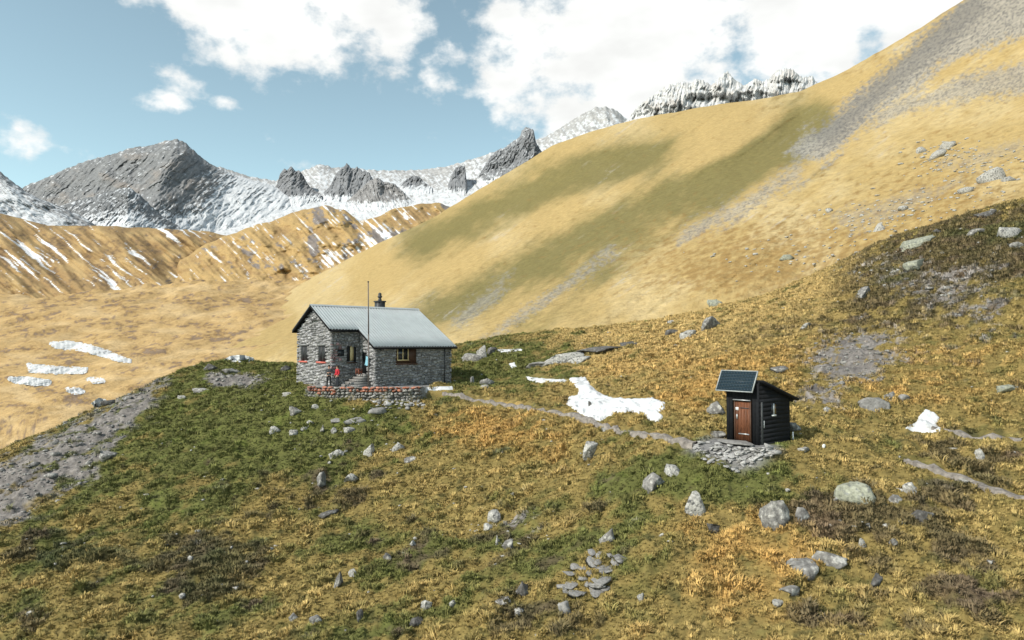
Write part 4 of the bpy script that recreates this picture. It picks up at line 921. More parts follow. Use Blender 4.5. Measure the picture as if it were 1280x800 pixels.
trail('path', TRAIL_C, .35, 'faint trodden path above the other at the right', .04, 3)

# ------------------------------------------------------------------ snow patches
def snow(label, poly, thick=.22, where=hit, step=1.2, jag=3.0, seed=0):
    xs = [p[0] for p in poly]; ys = [p[1] for p in poly]
    gx = np.arange(min(xs) - 4, max(xs) + 5, step); gy = np.arange(max(ys) + 3, min(ys) - 4, -step * .6)
    GX, GY_ = np.meshgrid(gx, gy); sdv = poly_sd(GX, GY_, poly) + jag * fbm(GX / 7, GY_ / 4, 4, 1500 + seed) + .5 * jag * fbm(GX / 2.5, GY_ / 1.5, 2, 1600 + seed)
    P = np.zeros(GX.shape + (3,))
    for i in range(GX.shape[0]):
        for j in range(GX.shape[1]):
            if sdv[i, j] > -4: P[i, j] = where(GX[i, j], GY_[i, j])
    k = P[..., 1] / FPX
    P[..., 2] += np.clip(sdv * .05, -.25, .16) * thick / .25 * np.maximum(k / .05, .5) * .8 + np.where(sdv > 0, .10 if thick > .1 else .05, -.02) * (where is hit)
    P[..., 2] = np.where(sdv > 2, P[..., 2] + 0, P[..., 2])
    ok = sdv > -3.2; m_ = ok[:-1, :-1] & ok[1:, :-1] & ok[:-1, 1:] & ok[1:, 1:]
    yy = P[..., 1]; span = np.maximum.reduce([yy[:-1, :-1], yy[1:, :-1], yy[:-1, 1:], yy[1:, 1:]]) - np.minimum.reduce([yy[:-1, :-1], yy[1:, :-1], yy[:-1, 1:], yy[1:, 1:]])
    m_ &= span < 9 * np.maximum(k[:-1, :-1] / .05, 1)
    f = grid_faces(*GX.shape, mask=m_); used = np.unique(f); remap = np.full(GX.size, -1); remap[used] = np.arange(len(used))
    Pv = P.reshape(-1, 3)[used]; o_ = Pv[:, :].mean(0)
    me = new_mesh('snow_patch', Pv - o_, remap[f], smooth=True); o = obj('snow_patch', me, M['snow'], loc=Vector(o_)); return tag(o, label, 'snow', 'patches of old snow')
for k_, (lab, pl) in enumerate(SNOW_NEAR.items()):
    snow(lab, pl, seed=k_ + 1, jag=(1.6 if k_ in (0, 2) else .8), thick=(.12 if k_ == 0 else .05))
for lab, pl in [('longest curved snow band on the valley floor at left', [(64, 429), (85, 428), (110, 432), (135, 440), (162, 451), (150, 450), (120, 441), (95, 435), (70, 433)]),
                ('wedge of snow below the curved band on the valley floor', [(35, 456), (45, 457), (70, 460), (108, 461), (106, 464), (70, 465), (38, 463)]),
                ('flat snow streak at the left edge of the valley floor', [(12, 473), (35, 473), (62, 477), (60, 480), (40, 479), (18, 476)]),
                ('small pale snow smear on the valley floor, nearest the knoll', [(84, 486), (95, 486), (104, 489), (96, 491), (88, 489)]),
                ('snow fleck on the valley floor right of the wedge', [(110, 474), (120, 473.5), (130, 475.5), (120, 477)]),
                ('snow fleck up the valley floor near the hut roof', [(345, 434), (356, 431), (362, 434), (352, 437)]),
                ('thin snow streak on the valley floor above the hut gable', [(352, 412), (364, 407), (366, 411), (356, 416)])]:
    snow(lab, pl, where=V.at, seed=20 + len(lab), jag=.9, thick=.035)

# ------------------------------------------------------------------ the stone hut
L_, TP, RE, RC, RN, ZR = 10.73, .5615, 3.75, 6.23, 2.55, 6.737     # ridge length, pitch, eave runs, notch, ridge height
X0, X1, XN, YF, YN, YB = .30, 10.43, 2.85, -5.83, -3.35, 3.35
def roof_z(y): return ZR - TP * abs(y)
hut = tag(empty('stone_hut', HUT_O, HUT_R), 'grey stone mountain hut with corrugated metal roof on the grassy knoll', 'hut')

def prism(name, prof, xa, xb, m, parent):
    n = len(prof); v = [(xa, y, z) for y, z in prof] + [(xb, y, z) for y, z in prof]
    me = bpy.data.meshes.new(name)
    me.from_pydata(v, [], [list(range(n)), list(range(2 * n - 1, n - 1, -1))] + [[i, i + n, (i + 1) % n + n, (i + 1) % n] for i in range(n)])
    me.update(); bm = bmesh.new(); bm.from_mesh(me); bmesh.ops.recalc_face_normals(bm, faces=bm.faces); bm.to_mesh(me); bm.free()
    return obj(name, me, m, parent)
G_ = .16   # the core lies this far behind the stone faces
prism('wall', [(YB - G_, -.4), (YB - G_, roof_z(YB) - .24), (0, ZR - .24), (YN + G_, roof_z(YN) - .24), (YN + G_, -.4)], X0 + G_, XN + .3, M['mortar'], hut)
prism('wall', [(YB - G_, -.4), (YB - G_, roof_z(YB) - .24), (0, ZR - .24), (YF + G_, roof_z(YF) - .24), (YF + G_, -.4)], XN + G_, X1 - G_, M['mortar'], hut)

def masonry(o, e, nrm, width, ztop, openings, seed, sun_tone=1.0, z0=-.35, redzone=None, parent=hut, quoin=True):
    """rubble wall: every stone a block of its own, joined into one part"""
    q = random.Random(seed); mb = MB(); o, e, nrm = Vector(o), Vector(e), Vector(nrm); z = z0; up = Vector((0, 0, 1))
    zmax = max(ztop(s) for s in np.linspace(0, width, 60))
    row = 0
    while z < zmax:
        h = q.uniform(.13, .25); s = -q.uniform(0, .2); row += 1
        while s < width:
            w = q.uniform(.13, .42)
            if quoin and (s <= 0.02): w = .55 if row % 2 else .32
            spans = [(max(s, 0), min(s + w, width))]; s += w
            for (a, b, c_, d_) in openings:
                if z + h * .6 > c_ and z + h * .4 < d_:
                    ns = []
                    for (p0, p1) in spans:
                        if p1 <= a or p0 >= b: ns.append((p0, p1)); continue
                        if p0 < a - .05: ns.append((p0, a))
                        if p1 > b + .05: ns.append((b, p1))
                    spans = ns
            for (p0, p1) in spans:
                if p1 - p0 < .05: continue
                parts_ = [(0, 1)] if q.random() < .55 or h < .18 else [(0, q.uniform(.4, .6))]
                if parts_[0][1] < 1: parts_.append((parts_[0][1], 1))
                for (h0_, h1_) in parts_:
                 wz = lambda s_: .07 * math.sin(s_ * 2.3 + row * 1.9) + .04 * math.sin(s_ * 5.1 + row)
                 g = .010; t = q.uniform(.13, .185); j = lambda k=.026: q.uniform(-k, k)
                 za, zb = z + h * h0_ + g + j() + wz(p0), z + h * h1_ - g + j() + wz(p0)
                 zt = min(ztop(p0), ztop(p1))
                 if (za + zb) / 2 > (ztop((p0 + p1) / 2)): continue
                 tl, tr = min(zb, ztop(p0)), min(zb, ztop(p1)); tl, tr = max(tl, za + .02), max(tr, za + .02)
                 ins = min(.03, (p1 - p0) * .15)
                 B = [(p0 + g, za), (p1 - g, za), (p1 - g, tr), (p0 + g, tl)]
                 F = [(p0 + g + ins + j(.012), za + ins * .8 + j(.012)), (p1 - g - ins + j(.012), za + ins * .8 + j(.012)), (p1 - g - ins + j(.012), tr - ins * .8 + j(.012)), (p0 + g + ins + j(.012), tl - ins * .8 + j(.012))]
                 v = [o + e * a + up * b - nrm * .16 for a, b in B] + [o + e * a + up * b + nrm * (t - .16) for a, b in F]
                 k = sun_tone * q.choice([.17, .21, .24, .26, .29, .33, .38]) * q.uniform(.9, 1.1)  # sunlit gables get lighter stones, shaded walls darker: light painted into the colour
                 c_ = (k, k * .985, k * q.uniform(.96, 1.03))
                 if redzone and redzone(p0, z) and q.random() < .6: c_ = (k * 1.25, k * .80, k * .82)
                 mb.add([list(p) for p in v], f4=[[4, 5, 6, 7], [0, 1, 5, 4], [1, 2, 6, 5], [2, 3, 7, 6], [3, 0, 4, 7]], col=c_)
        z += h
    o_ = mb.build('masonry', M['stone_col'], parent); o_['kind'] = 'stuff'; return o_
zt = lambda y: roof_z(y) - .20
# main gable (faces the sun), notch wall, inner gable, long front wall, far gable
OP1 = [(.75, 2.15, 1.98, 3.30), (4.2, 5.6, 1.98, 3.30), (2.95, 3.95, 4.15, 5.40), (4.35, 4.75, -.1, .42), (3.15, 3.35, -.05, .28)]
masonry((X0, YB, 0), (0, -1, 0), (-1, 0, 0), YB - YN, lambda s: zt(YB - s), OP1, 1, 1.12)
OP2 = [(1.45, 2.28, 1.95, 3.30), (.62, 1.22, 2.45, 2.98)]
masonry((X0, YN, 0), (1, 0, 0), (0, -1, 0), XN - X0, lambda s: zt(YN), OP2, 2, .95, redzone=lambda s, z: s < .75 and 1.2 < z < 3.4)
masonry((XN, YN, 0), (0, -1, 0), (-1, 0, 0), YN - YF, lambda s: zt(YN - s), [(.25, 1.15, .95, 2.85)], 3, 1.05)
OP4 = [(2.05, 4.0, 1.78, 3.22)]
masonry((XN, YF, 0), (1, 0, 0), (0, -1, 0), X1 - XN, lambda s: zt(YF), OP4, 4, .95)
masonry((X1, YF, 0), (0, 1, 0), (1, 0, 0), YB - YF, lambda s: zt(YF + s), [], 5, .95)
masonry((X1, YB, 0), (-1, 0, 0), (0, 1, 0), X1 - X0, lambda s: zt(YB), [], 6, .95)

# corrugated roof
def corrugated(name, xa, xb, ra, rb, side, lift=0.0):
    per = .27; n = int((xb - xa) / per * 8); xs = np.linspace(xa, xb, n + 1); rs = np.linspace(ra, rb, 5)
    Xg, Rg = np.meshgrid(xs, rs); Zg = ZR - TP * Rg + .036 * np.sin(Xg / per * 2 * np.pi) + lift
    v = np.stack([Xg, side * Rg, Zg], -1).reshape(-1, 3); f = grid_faces(5, n + 1)
    if side > 0: f = f[:, ::-1]
    me = new_mesh(name, v, f[:, ::-1], smooth=True); o = obj(name, me, M['roof'], hut)
    md = o.modifiers.new('thickness', 'SOLIDIFY'); md.thickness = .02; md.offset = -1
    return o
corrugated('roof_sheet', 0, RN, .02, RE, -1)
corrugated('roof_sheet', RN, L_, .02, RC, -1)
corrugated('roof_sheet', 0, L_, .02, RE, 1)
def slope_box(mb, xa, xb, ra, rb, zoff, th, side):
    v = []
    for dz in (-th, 0):
        for (x, r_) in ((xa, ra), (xb, ra), (xb, rb), (xa, rb)): v.append((x, side * r_, ZR - TP * r_ + zoff + dz))
    mb.add(v, f4=MB.BF)
mb = MB(); slope_box(mb, .12, RN, .05, RE - .06, -.05, .10, -1); slope_box(mb, RN + .12, L_ - .12, .05, RC - .06, -.05, .10, -1); slope_box(mb, .12, L_ - .12, .05, RE - .06, -.05, .10, 1)
mb.build('roof_deck', M['dark_wood'], hut)
for (xa, xb, ra, rb, sd_) in ((.02, .09, .0, RE - .03, -1), (.02, .09, .0, RE - .03, 1), (RN + .02, RN + .09, RE - .03, RC - .03, -1), (L_ - .09, L_ - .02, 0, RC - .03, -1), (L_ - .09, L_ - .02, 0, RE - .03, 1)):
    mb = MB(); slope_box(mb, xa, xb, ra, rb, -.04, .20, sd_); mb.build('verge_board', M['dark_wood'], hut)
for (xa, xb, r_, sd_) in ((.10, RN - .02, RE, -1), (RN + .10, L_ - .10, RC, -1), (.1, L_ - .1, RE, 1)):
    z_ = ZR - TP * r_; MB().box((xa, sd_ * r_ - .02 + .045 * (-sd_), z_ - .22), (xb, sd_ * r_ + .02 + .045 * (-sd_), z_ - .03)).build('eaves_board', M['dark_wood'], hut)
mb = MB(); xs = (-.02, L_ + .02)
mb.add([(x, y, z) for x in xs for y, z in ((-.22, ZR - .22 * TP + .035), (0, ZR + .06), (.22, ZR - .22 * TP + .035))], f4=[[0, 1, 4, 3], [1, 2, 5, 4]]); mb.build('ridge_cap', M['roof'], hut)
MB().tube((RN + .05, -RC - .03, ZR - TP * RC - .07), (L_ - .02, -RC - .03, ZR - TP * RC - .09), .055).build('gutter', M['dark_metal'], hut)
MB().tube((9.62, YF - .08, 0), (9.62, YF - .08, 3.15), .045).tube((9.62, YF - .08, 3.12), (9.62, -RC - .02, ZR - TP * RC - .1), .045).build('downpipe', M['dark_metal'], hut)
# chimney with a cowl
mb = MB(); mb.box((6.70, .45, 6.0), (7.42, 1.10, 7.28)); mb.box((6.63, .38, 7.28), (7.49, 1.17, 7.40)); ch = mb.build('chimney', M['dark_metal'], hut)
MB().lathe([(.02, 0), (.17, .02), (.15, .16), (.12, .20), (.13, .26), (.21, .33), (.20, .45), (.13, .52), (.16, .60), (.13, .70), (.04, .76), (.0, .76)], 14, at=(7.06, .78, 7.40)).build('cowl', M['dark_metal'], ch, True)

def pane_window(face, a, b, z0, z1, kind):
    """window set in a wall; face(s, depth, z) gives hut coordinates"""
    def bx(s0, s1, d0, d1, za, zb): 
        p = [face(s0, d0, za), face(s1, d1, zb)]
        return tuple(min(p[0][i], p[1][i]) for i in range(3)), tuple(max(p[0][i], p[1][i]) for i in range(3))
    w = MB(); fr = .07
    if kind == 'shut':
        w.box(*bx(a, b, .02, .05, z0, z1)); win = w.build('window', M['shutter'], hut)
        mid = (a + b) / 2
        for (s0, s1) in ((a + .03, mid - .01), (mid + .01, b - .03)):
            o = MB().box(*bx(s0, s1, .05, .085, z0 + .03, z1 - .03)).build('shutter', M['shutter'], win)
        MB().box(*bx(a - .15, b + .15, .0, .17, z1, z1 + .14), col=(.20, .20, .20)).build('lintel', M['stone_col'], win)
        MB().box(*bx(a - .10, b + .14, .0, .24, z0 - .13, z0)).build('sill', M['sill'], win)
    elif kind == 'front':
        w.box(*bx(a, b, .0, .03, z0, z1)); win = w.build('window', M['brown_wood'], hut)
        f0, f1, fz0, fz1 = a + .10, a + 1.18, z0 + .36, z1 - .05; mid = (f0 + f1) / 2
        MB().box(*bx(f0, f1, .03, .05, fz0, fz1)).build('pane', M['glass'], win)
        f = MB()
        for s0 in (f0, mid - .035, f1 - .07): f.box(*bx(s0, s0 + .07, .05, .10, fz0, fz1))
        f.box(*bx(f0 - .02, f1 + .02, .05, .13, fz0 - .08, fz0)); f.box(*bx(f0 + .07, f1 - .07, .05, .09, fz1 - .06, fz1)); f.build('frame', M['cream'], win)
        MB().box(*bx(f1 + .04, b - .03, .03, .09, z0 + .10, z1 - .02)).build('shutter', M['brown_wood'], win)
        MB().box(*bx(a - .02, a + .07, .03, .09, z0 + .10, z1 - .02)).build('shutter', M['brown_wood'], win)
        MB().box(*bx(a - .05, b + .05, .0, .20, z0 - .06, z0 + .06)).build('sill', M['brown_wood'], win)
    elif kind == 'porch':
        w.box(*bx(a, b, .0, .03, z0, z1)); win = w.build('window', M['shutter'], hut)
        MB().box(*bx(a + .30, b - .22, .03, .06, z0 + .12, z1 - .06)).build('curtain', M['cream'], win)
        MB().box(*bx(a + .02, a + .26, .03, .09, z0 + .05, z1 - .04)).build('shutter', M['shutter'], win); MB().box(*bx(b - .18, b - .02, .03, .09, z0 + .05, z1 - .04)).build('shutter', M['shutter'], win)
        MB().box(*bx(a - .06, b + .06, .0, .20, z0 - .09, z0)).build('sill', M['brown_wood'], win)
    elif kind == 'small':
        w.box(*bx(a, b, .0, .03, z0, z1)); win = w.build('window', M['glass'], hut)
        MB().box(*bx(a, b, .03, .06, z0, z0 + .05)).build('frame', M['shutter'], win)
    elif kind == 'blocked':
        w.box(*bx(a - .04, b + .04, .0, .17, z1, z1 + .10), col=(.07, .07, .07)); win = w.build('blocked_window', M['stone_col'], hut)
        q = random.Random(8); s_ = MB(); z = z0
        while z < z1 - .22:
            h = q.uniform(.12, .2); s = a + .02
            while s < b - .05:
                wd = min(q.uniform(.2, .4), b - .02 - s); k = q.uniform(.12, .24); s_.box(*bx(s, s + wd - .015, .0, q.uniform(.04, .07), z, z + h - .015), col=(k, k, k)); s += wd
            z += h
        s_.build('infill', M['stone_col'], win)
    return win
fg = lambda s, d, z: (X0 + G_ - d, YB - s, z)
pane_window(fg, .75, 2.15, 1.98, 3.30, 'shut'); pane_window(fg, 4.2, 5.6, 1.98, 3.30, 'shut'); pane_window(fg, 2.95, 3.95, 4.15, 5.40, 'blocked')
fnw = lambda s, d, z: (X0 + s, YN + G_ - d, z)
pane_window(fnw, 1.45, 2.28, 1.95, 3.30, 'porch'); pane_window(fnw, .62, 1.22, 2.45, 2.98, 'small')
ff = lambda s, d, z: (XN + s, YF + G_ - d, z)
pane_window(ff, 2.05, 4.0, 1.78, 3.22, 'front')
fi_ = lambda s, d, z: (XN + G_ - d, YN - s, z)
d_ = MB().box((XN + G_ - .04, YN - 1.15, .95), (XN + G_, YN - .25, 2.85)).build('door', M['dark_wood'], hut)
MB().box((XN + G_ - .10, YN - 1.05, 1.85), (XN + G_ - .05, YN - .98, 1.98)).build('handle', M['metal'], d_)
q = random.Random(3)
for i in range(5):
    xa = 1.15 + .33 * i; o = MB().box((xa, YN - 1.45 - .12 * (4 - i), .19 * i - (.1 if i == 0 else 0) + .003 * i), (XN - .005 * (i + 1), YN - .20 + .004 * i, .19 * (i + 1)), jit=.012).build('step', M['slate'], hut)

# things by the door
stl = tag(empty('stool', HUT_O + Matrix.Rotation(HUT_R, 3, 'Z') @ Vector((2.28, -4.35, .95)), HUT_R + .3), 'small reddish brown wooden stool on the stone steps of the hut', 'stool')
M['red_wood'] = mat('reddish_wood', (.22, .075, .045), .6, var=.3, vscale=8)
MB().box((-.24, -.17, .42), (.24, .17, .47)).build('seat', M['red_wood'], stl)
for sx in (-1, 1):
    for sy in (-1, 1): MB().box((sx * .19 - .03, sy * .13 - .03, 0), (sx * .19 + .03, sy * .13 + .03, .42)).build('leg', M['red_wood'], stl)
for sy in (-1, 1): MB().box((-.16, sy * .13 - .012, .14), (.16, sy * .13 + .012, .32)).build('side_panel', M['red_wood'], stl)
M['blue_cloth'] = mat('light_blue_cloth', (.22, .44, .54), .85, var=.2, vscale=8)
g_ = np.linspace(0, 1, 12); U_, V2 = np.meshgrid(g_, g_)
wv = .06 * np.sin(U_ * 11 + V2 * 2) * (.3 + V2) + .05
vv = np.stack([-wv - .02, (U_ - .5) * (.42 + .25 * V2), .35 - .75 * V2 + .12 * np.abs(U_ - .5)], -1).reshape(-1, 3)
jk = obj('towel', new_mesh('towel', vv, grid_faces(12, 12), smooth=True), M['blue_cloth']); jk.modifiers.new('thickness', 'SOLIDIFY').thickness = .03
jk.location = HUT_O + Matrix.Rotation(HUT_R, 3, 'Z') @ Vector((XN - .06, -4.85, 2.05)); jk.rotation_euler = (0, 0, HUT_R)
tag(jk, 'light blue cloth hanging on the wall above the brown stool', 'cloth')

# flagpole in front of the hut
fp = HUT_O + Matrix.Rotation(HUT_R, 3, 'Z') @ Vector((1.92, -6.6, 0))
flag = tag(empty('flagpole', fp), 'tall thin bare flagpole in front of the stone hut', 'flagpole')
mb = MB(); mb.tube((0, 0, -.1), (-.03, 0, 4.2), .060, .052, 10); mb.tube((-.03, 0, 4.2), (-.09, 0, 8.25), .052, .040, 10); mb.build('pole', M['pole'], flag, True)
MB().lathe([(0, 0), (.07, .02), (.08, .06), (.05, .11), (0, .12)], 10, at=(-.09, 0, 8.25)).build('finial', M['dark_metal'], flag, True)
MB().box((.05, -.02, .9), (.09, .02, 1.1)).build('cleat', M['metal'], flag); MB().lathe([(.14, -.05), (.14, .06), (.06, .08)], 10).build('base', M['rock_col'] if 'rock_col' in M else M['rock'], flag)

# ------------------------------------------------------------------ terrace wall of dry stone with red painted top courses
tw = tag(empty('terrace_wall', WALL_PTS[4]), 'low dry-stone terrace wall with red painted top below the hut', 'wall')
base_m = [rock_mesh('stone', 1700 + k, (1, 1, 1), n=2, cuts=10, flat=.15, noise=.04) for k in range(6)]
var_m = {}
def wall_stone(p, sx, sy, sz, rz, mk, i, q, top=False):
    key = (i % 6, mk)
    if key not in var_m: var_m[key] = base_m[i % 6].copy(); var_m[key].materials.append(M[mk])
    o = bpy.data.objects.new('coping_stone' if top else 'stone', var_m[key]); C.objects.link(o); o.parent = tw
    o.location = p - WALL_PTS[4]; o.scale = (sx, sy, sz); o.rotation_euler = (q.uniform(-.08, .08), q.uniform(-.08, .08), rz + q.uniform(-.12, .12))
q = random.Random(19)
seg = [(a, b, (b - a).length) for a, b in zip(WALL_PTS[:-1], WALL_PTS[1:])]; TL = sum(s[2] for s in seg)
def along(s):
    for a, b, l in seg:
        if s <= l: break
        s -= l
    t = min(max(s / l, 0), 1); d = b - a; return a.lerp(b, t), math.atan2(d.y, d.x)
i = 0
rows = [(-1.32, .30), (-1.02, .27), (-.75, .25), (-.50, .24), (-.26, .24), (-.02, .17)]
for k, (z, h) in enumerate(rows):
    s = 0
    while s < TL:
        w = q.uniform(.22, .52) if k < 5 else q.uniform(.35, .65)
        p, rz = along(s + w / 2); f_ = (s + w / 2) / TL
        red = .95 if k == 5 else (.62 if k == 4 else (.12 if k == 3 else 0))
        if k >= 4 and f_ > .62: red *= .75
        if k <= 3 and f_ > .55: red *= .4
        if z > height(p.x, p.y - .6) - .25:
            wall_stone(Vector((p.x, p.y - .02 + q.uniform(-.05, .05), z + h / 2 + q.uniform(-.02, .02))), w * 1.06, q.uniform(.38, .5), h * 1.10, rz, 'red_stone' if q.random() < red else ('rock_light' if q.random() < .55 else 'rock'), i, q, k == 5); i += 1
        s += w

P0 = hit(508, 504); q = random.Random(77); it = []
for k_ in range(95):
    px, py = q.gauss(500, 20), q.uniform(492, 512)
    if px > 532 or px < 440: continue
    p = hit(px, py)
    if p.y > 52.0: p.y -= .3
    s = q.uniform(.22, .62) * (.7 if q.random() < .6 else 1); p.z = height(p.x, p.y)
    it.append((p.x - P0.x, p.y - P0.y, p.z - P0.z + q.uniform(0, .10), s, s * q.uniform(.5, .8), s * q.uniform(.3, .6), q.uniform(-.4, .4), q.uniform(-.4, .4), q.uniform(0, 6.3), 0 if q.random() < .5 else (1 if q.random() < .5 else 2)))
heap('rubble_spill', 'grey rubble spilling from the right foot of the red-topped terrace wall', 'stone heap', P0, it, ['rubble', 'slate', 'rock'])

# ------------------------------------------------------------------ the black shed
shed = tag(empty('shed', SHED_O, SHED_R), 'small black wooden outhouse with a brown door and a solar panel', 'shed')
SD, SW, ZF, ZB = 2.55, 1.70, 2.86, 2.06
def sroof(x): return ZF + (ZB - ZF) * x / SD
prism_v = [(.05, .05), (SD - .05, .05)]
mb = MB(); mb.add([(x, y, z) for y in (.06, SW - .06) for x, z in ((.06, -.2), (SD - .06, -.2), (SD - .06, ZB - .04), (.06, ZF - .04))], f4=[[0, 1, 2, 3], [7, 6, 5, 4], [0, 4, 5, 1], [1, 5, 6, 2], [2, 6, 7, 3], [3, 7, 4, 0]]); mb.build('core', M['dark_wood'], shed)
for side in (0, 1):                                     # long walls: horizontal boards cut to the roof line
    z = -.12; ya, yb = ((.0, .06) if side == 0 else (SW - .06, SW))
    while z < ZF:
        za, zb = z + .0015, z + .1985; xb = SD if zb < ZB else max(0, SD * (ZF - zb) / (ZF - ZB)); xb0 = SD if za < ZB else max(0, SD * (ZF - za) / (ZF - ZB))
        if xb0 > .05:
            zt_ = zb if xb > .02 else min(zb, ZF - .01)
            v = [(0, ya, za), (xb0, ya, za), (xb0, yb, za), (0, yb, za), (0, ya, zt_), (max(xb, .02), ya, zt_), (max(xb, .02), yb, zt_), (0, yb, zt_)]
            v = [(x, y + (-.001 if y == ya and side == 0 and zz == za else 0), zz) for x, y, zz in v]
            MB().add(v, f4=MB.BF).build('board', M['dark_wood'], shed)
        z += .2
for y0 in np.arange(.0, SW - .01, .17):                 # front: vertical boards round the door
    y1 = min(y0 + .165, SW)
    z0_ = 2.02 if (y1 > .40 and y0 < 1.28) else -.12
    MB().box((-.055, y0 + .062 * (y0 == 0) * 0, z0_), (-.003, y1, ZF - .06)).build('board', M['dark_wood'], shed)
for y0 in np.arange(.0, SW - .01, .17):
    MB().box((SD + .003, y0, -.12), (SD + .05, min(y0 + .165, SW), ZB - .06)).build('board', M['dark_wood'], shed)
dr_ = empty('door', (0, 0, 0)); dr_.parent = shed
dmesh = MB().box((-.03, .46, .06), (.0, 1.22, 1.94)).build('door', M['door_wood'], shed); bpy.data.objects.remove(dr_)
dmesh.name = 'door'
for k in range(5): MB().box((-.062, .465 + .151 * k, .07), (-.031, .465 + .151 * k + .143, 1.93)).build('plank', M['door_wood'], dmesh)
MB().box((-.075, .50, .42), (-.064, 1.05, .47)).build('hinge', M['metal'], dmesh); MB().box((-.075, .50, 1.62), (-.064, .95, 1.66)).build('hinge', M['dark_metal'], dmesh)
MB().box((-.10, 1.08, 1.12), (-.064, 1.15, 1.34)).build('handle', M['metal'], dmesh); MB().box((-.070, 1.04, 1.52), (-.064, 1.19, 1.66)).build('notice', M['white'], dmesh)
MB().box((-.075, .40, .02), (-.01, .455, 2.0)).box((-.075, 1.225, .02), (-.01, 1.28, 2.0)).build('door_frame', M['brown_wood'], shed)
MB().box((-.16, .40, 1.985), (-.01, 1.28, 2.03)).build('lintel', M['metal'], shed)
M['grey_wood'] = mat('weathered_grey_wood', (.075, .078, .08), .8, var=.3, vscale=6)
MB().box((.10, -.03, -.1), (.24, -.008, 1.95)).build('corner_board', M['grey_wood'], shed)
MB().box((.30, -.035, .78), (.34, -.008, 1.10)).build('latch', M['white'], shed)
wd_ = MB().box((.96, -.025, 1.30), (1.34, -.008, 1.84)).build('window', M['glass'], shed)
MB().box((1.10, -.05, 1.34), (1.16, -.026, 1.84)).box((.92, -.09, 1.26), (1.26, -.026, 1.33)).build('frame', M['white'], wd_)
# roof with overhang
mb = MB(); xa, xb = .0, SD + .52
mb.add([(x, y, sroof(x) + dz) for dz in (0, .10) for x, y in ((xa, -.22), (xb, -.22), (xb, SW + .2), (xa, SW + .2))], f4=MB.BF); rf = mb.build('roof', M['dark_wood'], shed)
for y in (.1, .85, 1.6): MB().add([(x, yy, sroof(x) - .11 + dz) for dz in (0, .10) for x, yy in ((SD - .1, y - .04), (SD + .46, y - .04), (SD + .46, y + .04), (SD - .1, y + .04))], f4=MB.BF).build('rafter', M['dark_wood'], rf)
# solar panel leaning over the front edge
spn = MB(); pa, pb = Vector((-.40, 0, 2.40)), Vector((.10, 0, 3.36)); ud = (pb - pa).normalized(); nn = Vector((-ud.z, 0, ud.x)); PLn = (pb - pa).length
def pnl(y0, y1, t0, t1, h0, h1):
    return [tuple(pa + ud * t + nn * h + Vector((0, y, 0))) for h in (h0, h1) for t, y in ((t0, y0), (t1, y0), (t1, y1), (t0, y1))]
Y0p, Y1p = .10, 2.05
spn.add(pnl(Y0p + .03, Y1p - .03, .03, PLn - .03, -.02, .010), f4=MB.BF); panel = spn.build('solar_panel', M['panel_back'], shed)
mb = MB()
for (a, b, c_, d_) in ((Y0p, Y1p, 0, .035), (Y0p, Y1p, PLn - .035, PLn), (Y0p, Y0p + .035, .036, PLn - .036), (Y1p - .035, Y1p, .036, PLn - .036)): mb.add(pnl(a, b, c_, d_, -.035, .03), f4=MB.BF)
mb.build('frame', M['alu'], panel)
mb = MB(); ncx, ncy = 12, 6
for r_ in range(ncy):
    for c_ in range(ncx):
        y0 = Y0p + .05 + (Y1p - Y0p - .10) / ncx * c_; t0 = .05 + (PLn - .10) / ncy * r_
        mb.add(pnl(y0 + .004, y0 + (Y1p - Y0p - .10) / ncx - .004, t0 + .010, t0 + (PLn - .10) / ncy - .010, .011, .016), f4=MB.BF)
mb.build('cells', M['panel'], panel)['kind'] = 'stuff'
MB().tube((.05, .2, 2.86), (-.15, .2, 2.82), .03).tube((.05, 1.5, 2.86), (-.15, 1.5, 2.82), .03).build('bracket', M['metal'], panel)
MB().tube((SD + .12, -.10, -.1), (SD + .12, -.10, .42), .035).build('drain_pipe', M['white'], shed)
ds = rock_mesh('doorstep', 1950, (1.05, 2.0, .13), n=3, cuts=10, flat=.5, noise=.01)
tag(obj('doorstep', ds, M['slate'], loc=SHED_O + Matrix.Rotation(SHED_R, 3, 'Z') @ Vector((-.57, .88, .12)), rot=(0, 0, SHED_R)), 'broad grey stone slab laid before the shed door', 'slab')
wl_ = hit(1030, 560); tag(obj('stone', rock_mesh('stone', 1960, (.16, .12, .22), n=2), M['white'], loc=wl_ + Vector((0, 0, .08))), 'small bright white stone in grass right of the shed', 'stone')

